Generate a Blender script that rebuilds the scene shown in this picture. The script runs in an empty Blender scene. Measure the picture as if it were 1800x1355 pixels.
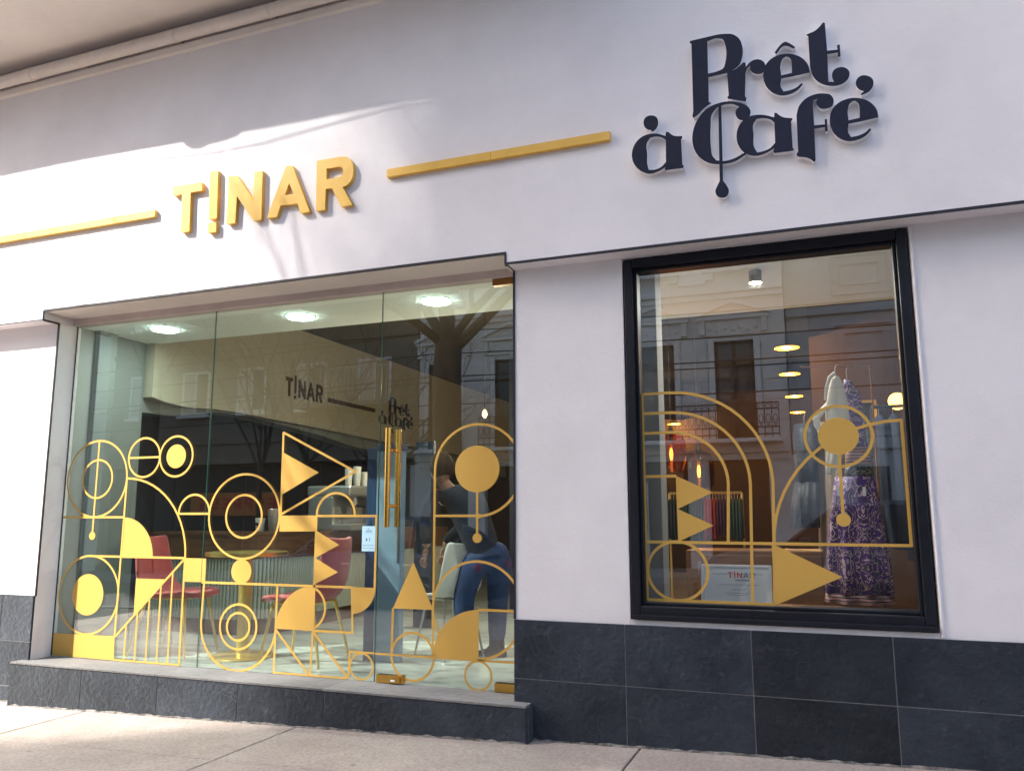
import bpy, bmesh, math, random
from mathutils import Vector, Matrix

scene = bpy.context.scene
R = math.radians
random.seed(7)

# ---------------------------------------------------------------- camera
cam_data = bpy.data.cameras.new('camera')
cam = bpy.data.objects.new('camera', cam_data)
scene.collection.objects.link(cam)
scene.camera = cam
YAW, PITCH, ROLL = 0.36827802, 0.15648718, -0.00220831
cy, sy = math.cos(YAW), math.sin(YAW)
fw0, r0, u0 = Vector((-sy, cy, 0)), Vector((cy, sy, 0)), Vector((0, 0, 1))
fw = fw0 * math.cos(PITCH) + u0 * math.sin(PITCH)
up = u0 * math.cos(PITCH) - fw0 * math.sin(PITCH)
rt = r0 * math.cos(ROLL) + up * math.sin(ROLL)
up = up * math.cos(ROLL) - r0 * math.sin(ROLL)
M = Matrix((rt, up, -fw)).transposed().to_4x4()
M.translation = Vector((0, -4.4, 1.22))
cam.matrix_world = M
cam_data.sensor_fit = 'HORIZONTAL'
cam_data.sensor_width = 36
cam_data.lens = 36 * 1436.4 / 1800
cam_data.clip_start = 0.05
cam_data.clip_end = 800

# ---------------------------------------------------------------- light
SUN_DIR = Vector((1.2, 1.0, -1.3)).normalized()          # the way the light travels
world = bpy.data.worlds.new('World')
scene.world = world
world.use_nodes = True
wn = world.node_tree.nodes
sky = wn.new('ShaderNodeTexSky')
sky.sky_type = 'NISHITA'
sky.sun_disc = False
sky.sun_elevation = math.asin(-SUN_DIR.z)
sky.sun_rotation = math.atan2(-SUN_DIR.x, -SUN_DIR.y)
sky.air_density = 1.0
sky.dust_density = 3.5
sky.ozone_density = 0.6
world.node_tree.links.new(sky.outputs[0], wn['Background'].inputs[0])
wn['Background'].inputs[1].default_value = 0.15
sun_data = bpy.data.lights.new('sun', 'SUN')
sun_data.energy = 5.0
sun_data.angle = R(0.8)
sun_data.color = (1.0, 0.95, 0.87)
sun = bpy.data.objects.new('sun', sun_data)
scene.collection.objects.link(sun)
sun.location = (-12, -10, 14)
sun.rotation_euler = SUN_DIR.to_track_quat('-Z', 'Y').to_euler()

vs = scene.view_settings
vs.view_transform = 'Standard'
vs.look = 'None'
vs.gamma = 1.0
vs.use_curve_mapping = False
vs.exposure = 1.58
cyc = scene.cycles
cyc.use_denoising = True
cyc.max_bounces = 10
cyc.diffuse_bounces = 5
cyc.glossy_bounces = 5
cyc.transparent_max_bounces = 24
cyc.caustics_reflective = False
cyc.caustics_refractive = False
cyc.sample_clamp_indirect = 8.0

# ---------------------------------------------------------------- helpers
COL = scene.collection

class MB:
    """collects verts and faces, builds one mesh"""
    def __init__(s):
        s.v, s.f = [], []
    def add(s, vs_, fs_):
        n = len(s.v)
        s.v += [tuple(p) for p in vs_]
        s.f += [tuple(i + n for i in f) for f in fs_]
        return s
    def box(s, x0, x1, y0, y1, z0, z1):
        return s.add([(x0,y0,z0),(x1,y0,z0),(x1,y1,z0),(x0,y1,z0),(x0,y0,z1),(x1,y0,z1),(x1,y1,z1),(x0,y1,z1)],
                     [(0,3,2,1),(4,5,6,7),(0,1,5,4),(1,2,6,5),(2,3,7,6),(3,0,4,7)])
    def prism(s, poly, axis, a, b):
        """poly in the two other axes (in order x,y,z), extruded along axis from a to b"""
        def P(p, t):
            if axis == 'x': return (t, p[0], p[1])
            if axis == 'y': return (p[0], t, p[1])
            return (p[0], p[1], t)
        n = len(poly)
        vv = [P(p, a) for p in poly] + [P(p, b) for p in poly]
        ff = [tuple(range(n)), tuple(range(2*n-1, n-1, -1))]
        ff += [(i, i+n, (i+1) % n + n, (i+1) % n) for i in range(n)]
        return s.add(vv, ff)
    def lathe(s, prof, c=(0,0,0), n=20, ax='z'):
        vv, ff = [], []
        for (r, z) in prof:
            for k in range(n):
                a = 2*math.pi*k/n
                if ax == 'z': vv.append((c[0]+r*math.cos(a), c[1]+r*math.sin(a), c[2]+z))
                elif ax == 'y': vv.append((c[0]+r*math.cos(a), c[1]+z, c[2]+r*math.sin(a)))
                else: vv.append((c[0]+z, c[1]+r*math.cos(a), c[2]+r*math.sin(a)))
        m = len(prof)
        for j in range(m-1):
            for k in range(n):
                ff.append((j*n+k, j*n+(k+1) % n, (j+1)*n+(k+1) % n, (j+1)*n+k))
        ff.append(tuple(range(n-1, -1, -1)))
        ff.append(tuple((m-1)*n+k for k in range(n)))
        return s.add(vv, ff)
    def tube(s, pts, r, n=8, closed=False):
        pts = [Vector(p) for p in pts]
        m = len(pts)
        rs = r if isinstance(r, (list, tuple)) else [r]*m
        vv, ff = [], []
        ref = None
        for i, p in enumerate(pts):
            if closed: d = pts[(i+1) % m] - pts[i-1]
            else: d = pts[min(i+1, m-1)] - pts[max(i-1, 0)]
            d.normalize()
            if ref is None:
                ref = Vector((0,0,1)) if abs(d.z) < .9 else Vector((1,0,0))
            a = d.cross(ref)
            if a.length < 1e-5: a = d.orthogonal()
            a.normalize(); b = d.cross(a); ref = a.cross(d)
            for k in range(n):
                t = 2*math.pi*k/n
                vv.append(p + (a*math.cos(t) + b*math.sin(t))*rs[i])
        for i in range(m if closed else m-1):
            for k in range(n):
                j = (i+1) % m
                ff.append((i*n+k, i*n+(k+1) % n, j*n+(k+1) % n, j*n+k))
        if not closed:
            ff.append(tuple(range(n-1, -1, -1))); ff.append(tuple((m-1)*n+k for k in range(n)))
        return s.add(vv, ff)
    def loft(s, rings, caps=True):
        n = len(rings[0]); vv = [p for r_ in rings for p in r_]; ff = []
        for j in range(len(rings)-1):
            for k in range(n):
                ff.append((j*n+k, j*n+(k+1) % n, (j+1)*n+(k+1) % n, (j+1)*n+k))
        if caps:
            ff.append(tuple(range(n-1, -1, -1))); ff.append(tuple((len(rings)-1)*n+k for k in range(n)))
        return s.add(vv, ff)
    def mesh(s, name, smooth=False, bevel=0, seg=2, weld=0, recalc=True):
        me = bpy.data.meshes.new(name)
        bm = bmesh.new()
        bv = [bm.verts.new(p) for p in s.v]
        for f in s.f:
            try: bm.faces.new([bv[i] for i in f])
            except ValueError: pass
        if weld: bmesh.ops.remove_doubles(bm, verts=bm.verts, dist=weld)
        if recalc: bmesh.ops.recalc_face_normals(bm, faces=bm.faces)
        if bevel:
            ed = [e for e in bm.edges if len(e.link_faces) == 2 and e.calc_face_angle(0) > R(35)]
            bmesh.ops.bevel(bm, geom=ed, offset=bevel, segments=seg, affect='EDGES', profile=.6, clamp_overlap=True)
        bm.to_mesh(me); bm.free()
        if smooth:
            for p in me.polygons: p.use_smooth = True
            if smooth != 'all':
                try: me.set_sharp_from_angle(angle=R(38))
                except Exception: pass
        return me

def obj(name, me, mat, parent=None, loc=None, rz=0):
    if isinstance(me, MB): me = me.mesh(name)
    o = bpy.data.objects.new(name, me)
    COL.objects.link(o)
    if mat is not None and not me.materials: me.materials.append(mat)
    if parent is not None: o.parent = parent
    if loc is not None: o.location = loc
    if rz: o.rotation_euler.z = rz
    return o

def tag(o, label=None, cat=None, group=None, kind=None):
    if label: o['label'] = label
    if cat: o['category'] = cat
    if group: o['group'] = group
    if kind: o['kind'] = kind
    return o

def thing(name, label, cat, loc=(0,0,0), rz=0, group=None):
    o = bpy.data.objects.new(name, None)
    o.empty_display_size = .1
    COL.objects.link(o)
    o.location = loc; o.rotation_euler = (0, 0, rz)
    return tag(o, label, cat, group)

def copy_tree(o, parent=None):
    c = o.copy(); COL.objects.link(c); c.parent = parent
    for ch in list(o.children): copy_tree(ch, c)
    return c

def struct(name, me, mat):
    return tag(obj(name, me, mat), kind='structure')

def group(name, parent):
    o = bpy.data.objects.new(name, None); o.empty_display_size = .1
    COL.objects.link(o); o.parent = parent
    return o

def curve_mesh(name, contours, y0, depth):
    """filled outlines in the XZ plane, front face at y0, extruded into +y by depth"""
    cu = bpy.data.curves.new(name, 'CURVE')
    cu.dimensions = '2D'; cu.fill_mode = 'BOTH'; cu.extrude = depth/2
    for c in contours:
        sp = cu.splines.new('POLY'); sp.points.add(len(c)-1); sp.use_cyclic_u = True
        for p, q in zip(sp.points, c): p.co = (q[0], q[1], 0, 1)
    o = bpy.data.objects.new(name, cu); COL.objects.link(o)
    dg = bpy.context.evaluated_depsgraph_get()
    me = bpy.data.meshes.new_from_object(o.evaluated_get(dg))
    bpy.data.objects.remove(o); bpy.data.curves.remove(cu)
    # (x, y, z) -> (x, y0 + depth/2 - z, y)
    for v in me.vertices: v.co = (v.co.x, y0 + depth/2 - v.co.z, v.co.y)
    me.name = name
    return me

# ---------------------------------------------------------------- materials
def new_mat(name):
    m = bpy.data.materials.new(name); m.use_nodes = True
    return m, m.node_tree.nodes, m.node_tree.links, m.node_tree.nodes['Principled BSDF']

def mat(name, col, rough=.6, metal=0, var=0, scale=6, bump=0, bscale=60, spec=.5, emit=None, estr=0, coat=0, sheen=0, rnd=0, col2=None, detail=5, stretch=None):
    m, n, l, b = new_mat(name)
    b.inputs['Base Color'].default_value = (*col, 1)
    b.inputs['Roughness'].default_value = rough
    b.inputs['Metallic'].default_value = metal
    b.inputs['Specular IOR Level'].default_value = spec
    if coat: b.inputs['Coat Weight'].default_value = coat
    if sheen: b.inputs['Sheen Weight'].default_value = sheen
    if emit:
        b.inputs['Emission Color'].default_value = (*emit, 1); b.inputs['Emission Strength'].default_value = estr
    tc = n.new('ShaderNodeTexCoord')
    src = tc.outputs['Object']
    if stretch:
        mp = n.new('ShaderNodeMapping'); mp.inputs['Scale'].default_value = stretch
        l.new(src, mp.inputs[0]); src = mp.outputs[0]
    if var or col2:
        nz = n.new('ShaderNodeTexNoise'); nz.inputs['Scale'].default_value = scale; nz.inputs['Detail'].default_value = detail
        nz.inputs['Roughness'].default_value = .62
        l.new(src, nz.inputs['Vector'])
        rp = n.new('ShaderNodeValToRGB')
        rp.color_ramp.elements[0].position = .3; rp.color_ramp.elements[1].position = .7
        c2 = col2 or tuple(min(1, c*(1+var)) for c in col)
        c1 = col if col2 else tuple(c*(1-var) for c in col)
        rp.color_ramp.elements[0].color = (*c1, 1); rp.color_ramp.elements[1].color = (*c2, 1)
        l.new(nz.outputs['Fac'], rp.inputs[0])
        out = rp.outputs[0]
        if rnd:
            oi = n.new('ShaderNodeObjectInfo')
            mr = n.new('ShaderNodeMapRange'); mr.inputs['To Min'].default_value = 1-rnd; mr.inputs['To Max'].default_value = 1+rnd
            l.new(oi.outputs['Random'], mr.inputs['Value'])
            hs = n.new('ShaderNodeHueSaturation'); l.new(mr.outputs[0], hs.inputs['Value']); l.new(out, hs.inputs['Color'])
            out = hs.outputs[0]
        l.new(out, b.inputs['Base Color'])
    if bump:
        nb = n.new('ShaderNodeTexNoise'); nb.inputs['Scale'].default_value = bscale; nb.inputs['Detail'].default_value = 6
        l.new(src, nb.inputs['Vector'])
        bp = n.new('ShaderNodeBump'); bp.inputs['Strength'].default_value = bump; bp.inputs['Distance'].default_value = .01
        l.new(nb.outputs['Fac'], bp.inputs['Height']); l.new(bp.outputs[0], b.inputs['Normal'])
    return m

def glass_mat(name, tint, r0=.055, boost=1.0):
    """thin architectural glass: clear with a facing-dependent mirror reflection"""
    m = bpy.data.materials.new(name); m.use_nodes = True
    n, l = m.node_tree.nodes, m.node_tree.links
    n.remove(n['Principled BSDF'])
    lw = n.new('ShaderNodeLayerWeight'); lw.inputs['Blend'].default_value = .5
    pw = n.new('ShaderNodeMath'); pw.operation = 'POWER'; pw.inputs[1].default_value = 5
    l.new(lw.outputs['Facing'], pw.inputs[0])
    ma = n.new('ShaderNodeMath'); ma.operation = 'MULTIPLY_ADD'; ma.inputs[1].default_value = .9*boost; ma.inputs[2].default_value = r0; ma.use_clamp = True
    l.new(pw.outputs[0], ma.inputs[0])
    tr = n.new('ShaderNodeBsdfTransparent'); tr.inputs[0].default_value = (*tint, 1)
    gl = n.new('ShaderNodeBsdfGlossy'); gl.inputs['Roughness'].default_value = 0.0; gl.inputs['Color'].default_value = (1,1,1,1)
    mx = n.new('ShaderNodeMixShader')
    l.new(ma.outputs[0], mx.inputs[0]); l.new(tr.outputs[0], mx.inputs[1]); l.new(gl.outputs[0], mx.inputs[2])
    l.new(mx.outputs[0], n['Material Output'].inputs[0])
    return m
# ---------------------------------------------------------------- outlines of the sign letters (x, z on the wall, metres)
GOLD_LETTERS = {'T':[[[-4.3257,3.5703],[-4.0583,3.5656],[-4.0467,3.5023],[-4.1509,3.5025],[-4.1414,3.2103],[-4.2187,3.2153],[-4.2283,3.5012],[-4.3119,3.5023]]],
 '!1':[[[-3.9869,3.6322],[-3.9142,3.6283],[-3.9025,3.2749],[-3.9724,3.2778]]],
 '!2':[[[-3.9755,3.2497],[-3.9057,3.2486],[-3.9027,3.175],[-3.9755,3.1787]]],
 'N':[[[-3.8159,3.5703],[-3.7488,3.5673],[-3.5957,3.3561],[-3.5955,3.5689],[-3.5283,3.5665],[-3.5212,3.2146],[-3.5876,3.2155],[-3.7373,3.4141],[-3.7417,3.2182],[-3.8131,3.2212]]],
 'A':[[[-3.3334,3.5682],[-3.2842,3.5659],[-3.128,3.2149],[-3.2019,3.2149],[-3.228,3.2866],[-3.3661,3.2919],[-3.3929,3.2165],[-3.4762,3.219]],[[-3.3042,3.4434],[-3.2662,3.3607],[-3.3344,3.3611]]],
 'R':[[[-3.0862,3.5668],[-2.9036,3.5655],[-2.8928,3.5638],[-2.8819,3.5626],[-2.8711,3.5612],[-2.8606,3.5587],[-2.8506,3.5542],[-2.8416,3.5479],[-2.8335,3.5404],[-2.8263,3.532],[-2.82,3.5231],[-2.8144,3.5141],[-2.8086,3.5021],[-2.8047,3.4898],[-2.8022,3.4772],[-2.8009,3.4647],[-2.8002,3.4524],[-2.8002,3.4403],[-2.801,3.4283],[-2.8028,3.4166],[-2.8059,3.4054],[-2.8105,3.3949],[-2.8149,3.3874],[-2.82,3.3802],[-2.8258,3.3735],[-2.8324,3.3676],[-2.8397,3.3624],[-2.8467,3.359],[-2.8544,3.3564],[-2.8624,3.3544],[-2.8705,3.3524],[-2.8784,3.3502],[-2.8003,3.2157],[-2.8823,3.2141],[-2.9619,3.355],[-3.0088,3.3565],[-3.0093,3.2117],[-3.0805,3.2146]],[[-3.0072,3.4976],[-2.9188,3.4985],[-2.9126,3.4964],[-2.9063,3.4947],[-2.9001,3.4928],[-2.8944,3.4903],[-2.8893,3.4866],[-2.8851,3.4814],[-2.8822,3.4756],[-2.8802,3.4694],[-2.8791,3.4631],[-2.8787,3.4571],[-2.8787,3.4517],[-2.8793,3.4464],[-2.8806,3.4414],[-2.8827,3.4368],[-2.8857,3.4328],[-2.8899,3.4298],[-2.8949,3.428],[-2.9005,3.4267],[-2.9062,3.4256],[-2.9117,3.4242],[-3.0061,3.423]]]}
NAVY_LETTERS = {'P':[[[-0.5977,3.8654],[-0.5938,3.8767],[-0.5771,3.8773],[-0.5604,3.8779],[-0.5438,3.8786],[-0.5272,3.879],[-0.5105,3.8793],[-0.4888,3.88],[-0.467,3.8809],[-0.4453,3.8813],[-0.4236,3.8802],[-0.4019,3.8768],[-0.3928,3.8749],[-0.3836,3.873],[-0.3744,3.8707],[-0.3655,3.8674],[-0.357,3.8628],[-0.3499,3.8576],[-0.343,3.8516],[-0.3366,3.8449],[-0.3308,3.8377],[-0.3256,3.83],[-0.3208,3.8203],[-0.3171,3.8101],[-0.3144,3.7995],[-0.3123,3.7888],[-0.3108,3.7782],[-0.3097,3.7662],[-0.3094,3.7543],[-0.31,3.7425],[-0.3114,3.7309],[-0.3134,3.7196],[-0.3156,3.7102],[-0.3181,3.7009],[-0.3212,3.6919],[-0.3251,3.6835],[-0.33,3.676],[-0.3354,3.67],[-0.3415,3.6649],[-0.3481,3.6605],[-0.355,3.6565],[-0.362,3.6528],[-0.3699,3.6492],[-0.3782,3.6463],[-0.3867,3.6438],[-0.3952,3.6414],[-0.4036,3.6388],[-0.5007,3.6353],[-0.5047,3.4885],[-0.491,3.4786],[-0.499,3.4741],[-0.5072,3.4697],[-0.5152,3.4653],[-0.5232,3.4606],[-0.531,3.4555],[-0.5398,3.4485],[-0.5482,3.4406],[-0.5564,3.4325],[-0.5649,3.4249],[-0.5741,3.4184],[-0.578,3.4162],[-0.5819,3.4142],[-0.5858,3.4123],[-0.5898,3.4104],[-0.5938,3.4084],[-0.5975,3.4228],[-0.5923,3.4491],[-0.5877,3.8575]],[[-0.4989,3.8525],[-0.488,3.8544],[-0.4772,3.8569],[-0.4663,3.8591],[-0.4554,3.8601],[-0.4442,3.8587],[-0.438,3.8572],[-0.4317,3.8555],[-0.4255,3.8533],[-0.4198,3.8501],[-0.4148,3.8456],[-0.4115,3.8406],[-0.4092,3.8351],[-0.4074,3.8293],[-0.4059,3.8233],[-0.4044,3.8174],[-0.3996,3.7951],[-0.3976,3.7726],[-0.3982,3.7502],[-0.401,3.7284],[-0.4057,3.7076],[-0.4075,3.7002],[-0.4093,3.6925],[-0.4115,3.6852],[-0.4145,3.6786],[-0.4186,3.673],[-0.4236,3.6692],[-0.4293,3.6666],[-0.4355,3.6647],[-0.4418,3.6633],[-0.4481,3.6618],[-0.4586,3.6598],[-0.4694,3.6588],[-0.4803,3.6584],[-0.4913,3.6582],[-0.5023,3.6576]]],
 'r':[[[-0.3993,3.6425],[-0.3893,3.6446],[-0.3791,3.6465],[-0.369,3.6485],[-0.3591,3.6511],[-0.3497,3.6548],[-0.3411,3.6596],[-0.3332,3.6654],[-0.3255,3.6717],[-0.3179,3.6782],[-0.3101,3.6844],[-0.2989,3.6802],[-0.2969,3.6544],[-0.2936,3.6585],[-0.2903,3.6628],[-0.2871,3.6669],[-0.2836,3.6708],[-0.2798,3.6743],[-0.2746,3.678],[-0.2691,3.6813],[-0.2633,3.684],[-0.2573,3.686],[-0.251,3.6871],[-0.2446,3.6873],[-0.2381,3.6869],[-0.2316,3.6856],[-0.2253,3.6834],[-0.2192,3.6802],[-0.2141,3.6765],[-0.2093,3.6721],[-0.2049,3.6672],[-0.2011,3.6617],[-0.1981,3.6559],[-0.196,3.6505],[-0.1946,3.6449],[-0.1937,3.6392],[-0.1934,3.6336],[-0.1938,3.6281],[-0.1951,3.6224],[-0.1971,3.617],[-0.1998,3.6121],[-0.2031,3.6077],[-0.2069,3.604],[-0.2118,3.601],[-0.2173,3.5989],[-0.2231,3.5979],[-0.2291,3.5977],[-0.2351,3.5983],[-0.2406,3.5994],[-0.246,3.6013],[-0.2513,3.6038],[-0.2564,3.607],[-0.261,3.6108],[-0.2647,3.6148],[-0.2681,3.6193],[-0.2711,3.6241],[-0.2735,3.6292],[-0.2752,3.6345],[-0.2758,3.639],[-0.2757,3.6435],[-0.2752,3.6479],[-0.2746,3.6524],[-0.2741,3.6568],[-0.2776,3.6541],[-0.2812,3.6514],[-0.2847,3.6487],[-0.288,3.6458],[-0.291,3.6424],[-0.2936,3.6379],[-0.2957,3.633],[-0.2975,3.6278],[-0.2991,3.6225],[-0.301,3.6174],[-0.3095,3.4827],[-0.3027,3.4725],[-0.3069,3.451],[-0.3538,3.4682],[-0.4002,3.4862],[-0.4047,3.4961],[-0.3961,3.5052]]],
 'e':[[[0.0285,3.553],[-0.0604,3.5478],[-0.1174,3.5472],[-0.1186,3.5378],[-0.1204,3.5284],[-0.1218,3.5191],[-0.1224,3.5097],[-0.1213,3.5002],[-0.1195,3.4942],[-0.1171,3.4884],[-0.1143,3.4827],[-0.1114,3.477],[-0.1087,3.4713],[-0.1014,3.4714],[-0.094,3.4714],[-0.0866,3.4714],[-0.0793,3.4718],[-0.0721,3.4728],[-0.0647,3.4743],[-0.0574,3.4761],[-0.0502,3.4785],[-0.0433,3.4814],[-0.0367,3.4849],[-0.0324,3.4879],[-0.0283,3.4912],[-0.0244,3.4948],[-0.0205,3.4984],[-0.0165,3.5018],[-0.0086,3.4932],[-0.0135,3.4878],[-0.0183,3.4822],[-0.0232,3.4766],[-0.0283,3.4714],[-0.0338,3.4668],[-0.0417,3.4617],[-0.0501,3.4574],[-0.0589,3.4539],[-0.068,3.4512],[-0.0772,3.4492],[-0.0864,3.4479],[-0.0957,3.4472],[-0.1051,3.4473],[-0.1145,3.4483],[-0.1239,3.4505],[-0.1336,3.4541],[-0.1432,3.4589],[-0.1524,3.4647],[-0.1612,3.4714],[-0.1695,3.479],[-0.1773,3.4877],[-0.1845,3.4973],[-0.1909,3.5076],[-0.1964,3.5184],[-0.201,3.5297],[-0.2045,3.5413],[-0.2069,3.5532],[-0.2083,3.5653],[-0.2088,3.5773],[-0.2084,3.5891],[-0.2074,3.6],[-0.2058,3.6107],[-0.2033,3.621],[-0.1999,3.6309],[-0.1956,3.6401],[-0.19,3.6489],[-0.1835,3.6568],[-0.1761,3.6639],[-0.1681,3.6701],[-0.1598,3.6754],[-0.1494,3.6805],[-0.1385,3.6842],[-0.1272,3.6867],[-0.1156,3.688],[-0.1039,3.6883],[-0.093,3.6877],[-0.082,3.6861],[-0.0711,3.6835],[-0.0603,3.68],[-0.0498,3.6756],[-0.0402,3.6707],[-0.0307,3.6652],[-0.0216,3.6589],[-0.013,3.6517],[-0.005,3.6437],[0.0021,3.6352],[0.0086,3.6259],[0.0144,3.6162],[0.0193,3.6059],[0.0231,3.5953],[0.0252,3.587],[0.0263,3.5786],[0.027,3.57],[0.0276,3.5615]],[[-0.1164,3.5664],[-0.1168,3.5788],[-0.1177,3.5913],[-0.1184,3.6038],[-0.1182,3.616],[-0.1164,3.6277],[-0.1146,3.6356],[-0.1125,3.6436],[-0.1099,3.6512],[-0.1062,3.6578],[-0.1013,3.6628],[-0.0977,3.6651],[-0.0938,3.6671],[-0.0898,3.6684],[-0.0856,3.6689],[-0.0814,3.6683],[-0.0775,3.6664],[-0.0739,3.6637],[-0.0706,3.6602],[-0.0677,3.6563],[-0.065,3.6523],[-0.0622,3.6455],[-0.0607,3.6383],[-0.0603,3.6308],[-0.0602,3.6231],[-0.06,3.6157],[-0.0597,3.6063],[-0.06,3.597],[-0.0605,3.5877],[-0.0611,3.5785],[-0.0616,3.5692]]],
 'circumflex':[[[-0.144,3.7052],[-0.1358,3.7152],[-0.1279,3.726],[-0.1198,3.7364],[-0.111,3.7454],[-0.1006,3.752],[-0.0978,3.7534],[-0.0951,3.7548],[-0.0922,3.756],[-0.0893,3.7568],[-0.0862,3.7569],[-0.083,3.756],[-0.0799,3.7544],[-0.0769,3.7524],[-0.0739,3.7502],[-0.071,3.7481],[-0.0635,3.7423],[-0.0564,3.7356],[-0.0496,3.7285],[-0.0429,3.7213],[-0.0361,3.7144],[-0.0443,3.7055],[-0.0522,3.7112],[-0.06,3.7174],[-0.0678,3.7234],[-0.0759,3.7283],[-0.0844,3.7314],[-0.0863,3.7318],[-0.0881,3.7321],[-0.09,3.7323],[-0.0919,3.7325],[-0.0938,3.7326],[-0.1039,3.73],[-0.1123,3.7231],[-0.1199,3.7138],[-0.1272,3.7039],[-0.135,3.6951]]],
 't':[[[0.0237,3.7739],[0.0328,3.7762],[0.042,3.7781],[0.0511,3.7803],[0.0599,3.783],[0.0683,3.7868],[0.0744,3.7904],[0.0802,3.7945],[0.0858,3.7989],[0.0912,3.8037],[0.0964,3.8087],[0.0995,3.8119],[0.1024,3.8153],[0.1053,3.8187],[0.1082,3.8222],[0.1111,3.8256],[0.1199,3.8191],[0.1219,3.6582],[0.1721,3.6533],[0.1722,3.6795],[0.1857,3.6791],[0.1853,3.6112],[0.1733,3.6103],[0.1726,3.6357],[0.1215,3.6373],[0.1177,3.4814],[0.145,3.4741],[0.1432,3.4801],[0.1411,3.4861],[0.1392,3.4921],[0.1377,3.4982],[0.137,3.5043],[0.1371,3.5114],[0.1379,3.5185],[0.1394,3.5254],[0.1417,3.5317],[0.145,3.5373],[0.1492,3.542],[0.1543,3.5457],[0.16,3.5485],[0.1659,3.5504],[0.172,3.5515],[0.1787,3.5518],[0.1856,3.5512],[0.1924,3.5496],[0.199,3.5468],[0.205,3.5428],[0.2096,3.5387],[0.2139,3.5339],[0.2176,3.5285],[0.2206,3.5228],[0.2227,3.5166],[0.2237,3.5097],[0.2234,3.5028],[0.2222,3.496],[0.2202,3.4894],[0.2177,3.4833],[0.214,3.4768],[0.2094,3.4712],[0.2042,3.4663],[0.1984,3.4621],[0.1925,3.4584],[0.1848,3.4548],[0.1767,3.4524],[0.1683,3.4509],[0.1597,3.4503],[0.151,3.4504],[0.1421,3.4513],[0.1332,3.4531],[0.1243,3.4557],[0.1155,3.4589],[0.1068,3.4628],[0.0974,3.4677],[0.0882,3.4733],[0.0793,3.4797],[0.071,3.4869],[0.0633,3.4951],[0.057,3.5035],[0.0514,3.5125],[0.0464,3.522],[0.0421,3.532],[0.0385,3.5421],[0.0363,3.551],[0.0349,3.56],[0.0339,3.5691],[0.033,3.5782],[0.0319,3.5873],[0.0323,3.7613],[0.0242,3.7676]]],
 'accent_acute':[[[0.2497,3.4407],[0.2498,3.4467],[0.2507,3.4526],[0.2523,3.4583],[0.2545,3.4636],[0.2573,3.4683],[0.2607,3.4723],[0.2647,3.4757],[0.2691,3.4784],[0.2738,3.4805],[0.2787,3.4818],[0.2844,3.4824],[0.2902,3.482],[0.2961,3.4806],[0.3019,3.4785],[0.3075,3.4758],[0.3129,3.4726],[0.3183,3.4687],[0.3232,3.4642],[0.3274,3.459],[0.3307,3.4531],[0.3329,3.4465],[0.3339,3.4396],[0.334,3.4325],[0.3334,3.4255],[0.3321,3.4189],[0.33,3.4124],[0.3271,3.4063],[0.3235,3.4008],[0.3194,3.3956],[0.3151,3.3909],[0.3076,3.3851],[0.2991,3.3812],[0.29,3.3783],[0.2807,3.3756],[0.2717,3.3724],[0.2702,3.3829],[0.2854,3.3926],[0.2804,3.3959],[0.2751,3.3989],[0.27,3.4021],[0.2652,3.4057],[0.261,3.4103],[0.2574,3.4157],[0.2544,3.4216],[0.252,3.4278],[0.2504,3.4343]]],
 'accent_grave':[[[-0.8739,3.4263],[-0.874,3.4333],[-0.8732,3.4402],[-0.8714,3.4468],[-0.8687,3.4528],[-0.8651,3.458],[-0.8597,3.4627],[-0.8532,3.4661],[-0.8459,3.4681],[-0.8383,3.4688],[-0.8307,3.4683],[-0.8238,3.4668],[-0.8169,3.4644],[-0.8102,3.4611],[-0.8041,3.4567],[-0.799,3.4513],[-0.7952,3.4452],[-0.7926,3.4385],[-0.7908,3.4314],[-0.7899,3.4243],[-0.7896,3.4173],[-0.79,3.4107],[-0.7911,3.4042],[-0.7929,3.398],[-0.7953,3.3921],[-0.7983,3.3867],[-0.8024,3.3816],[-0.8072,3.3774],[-0.8125,3.3737],[-0.818,3.3701],[-0.8232,3.3663],[-0.83,3.3721],[-0.8316,3.3779],[-0.8369,3.3801],[-0.8423,3.382],[-0.8476,3.384],[-0.8527,3.3865],[-0.8574,3.39],[-0.8627,3.3959],[-0.8671,3.4029],[-0.8704,3.4105],[-0.8727,3.4184]]],
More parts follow.
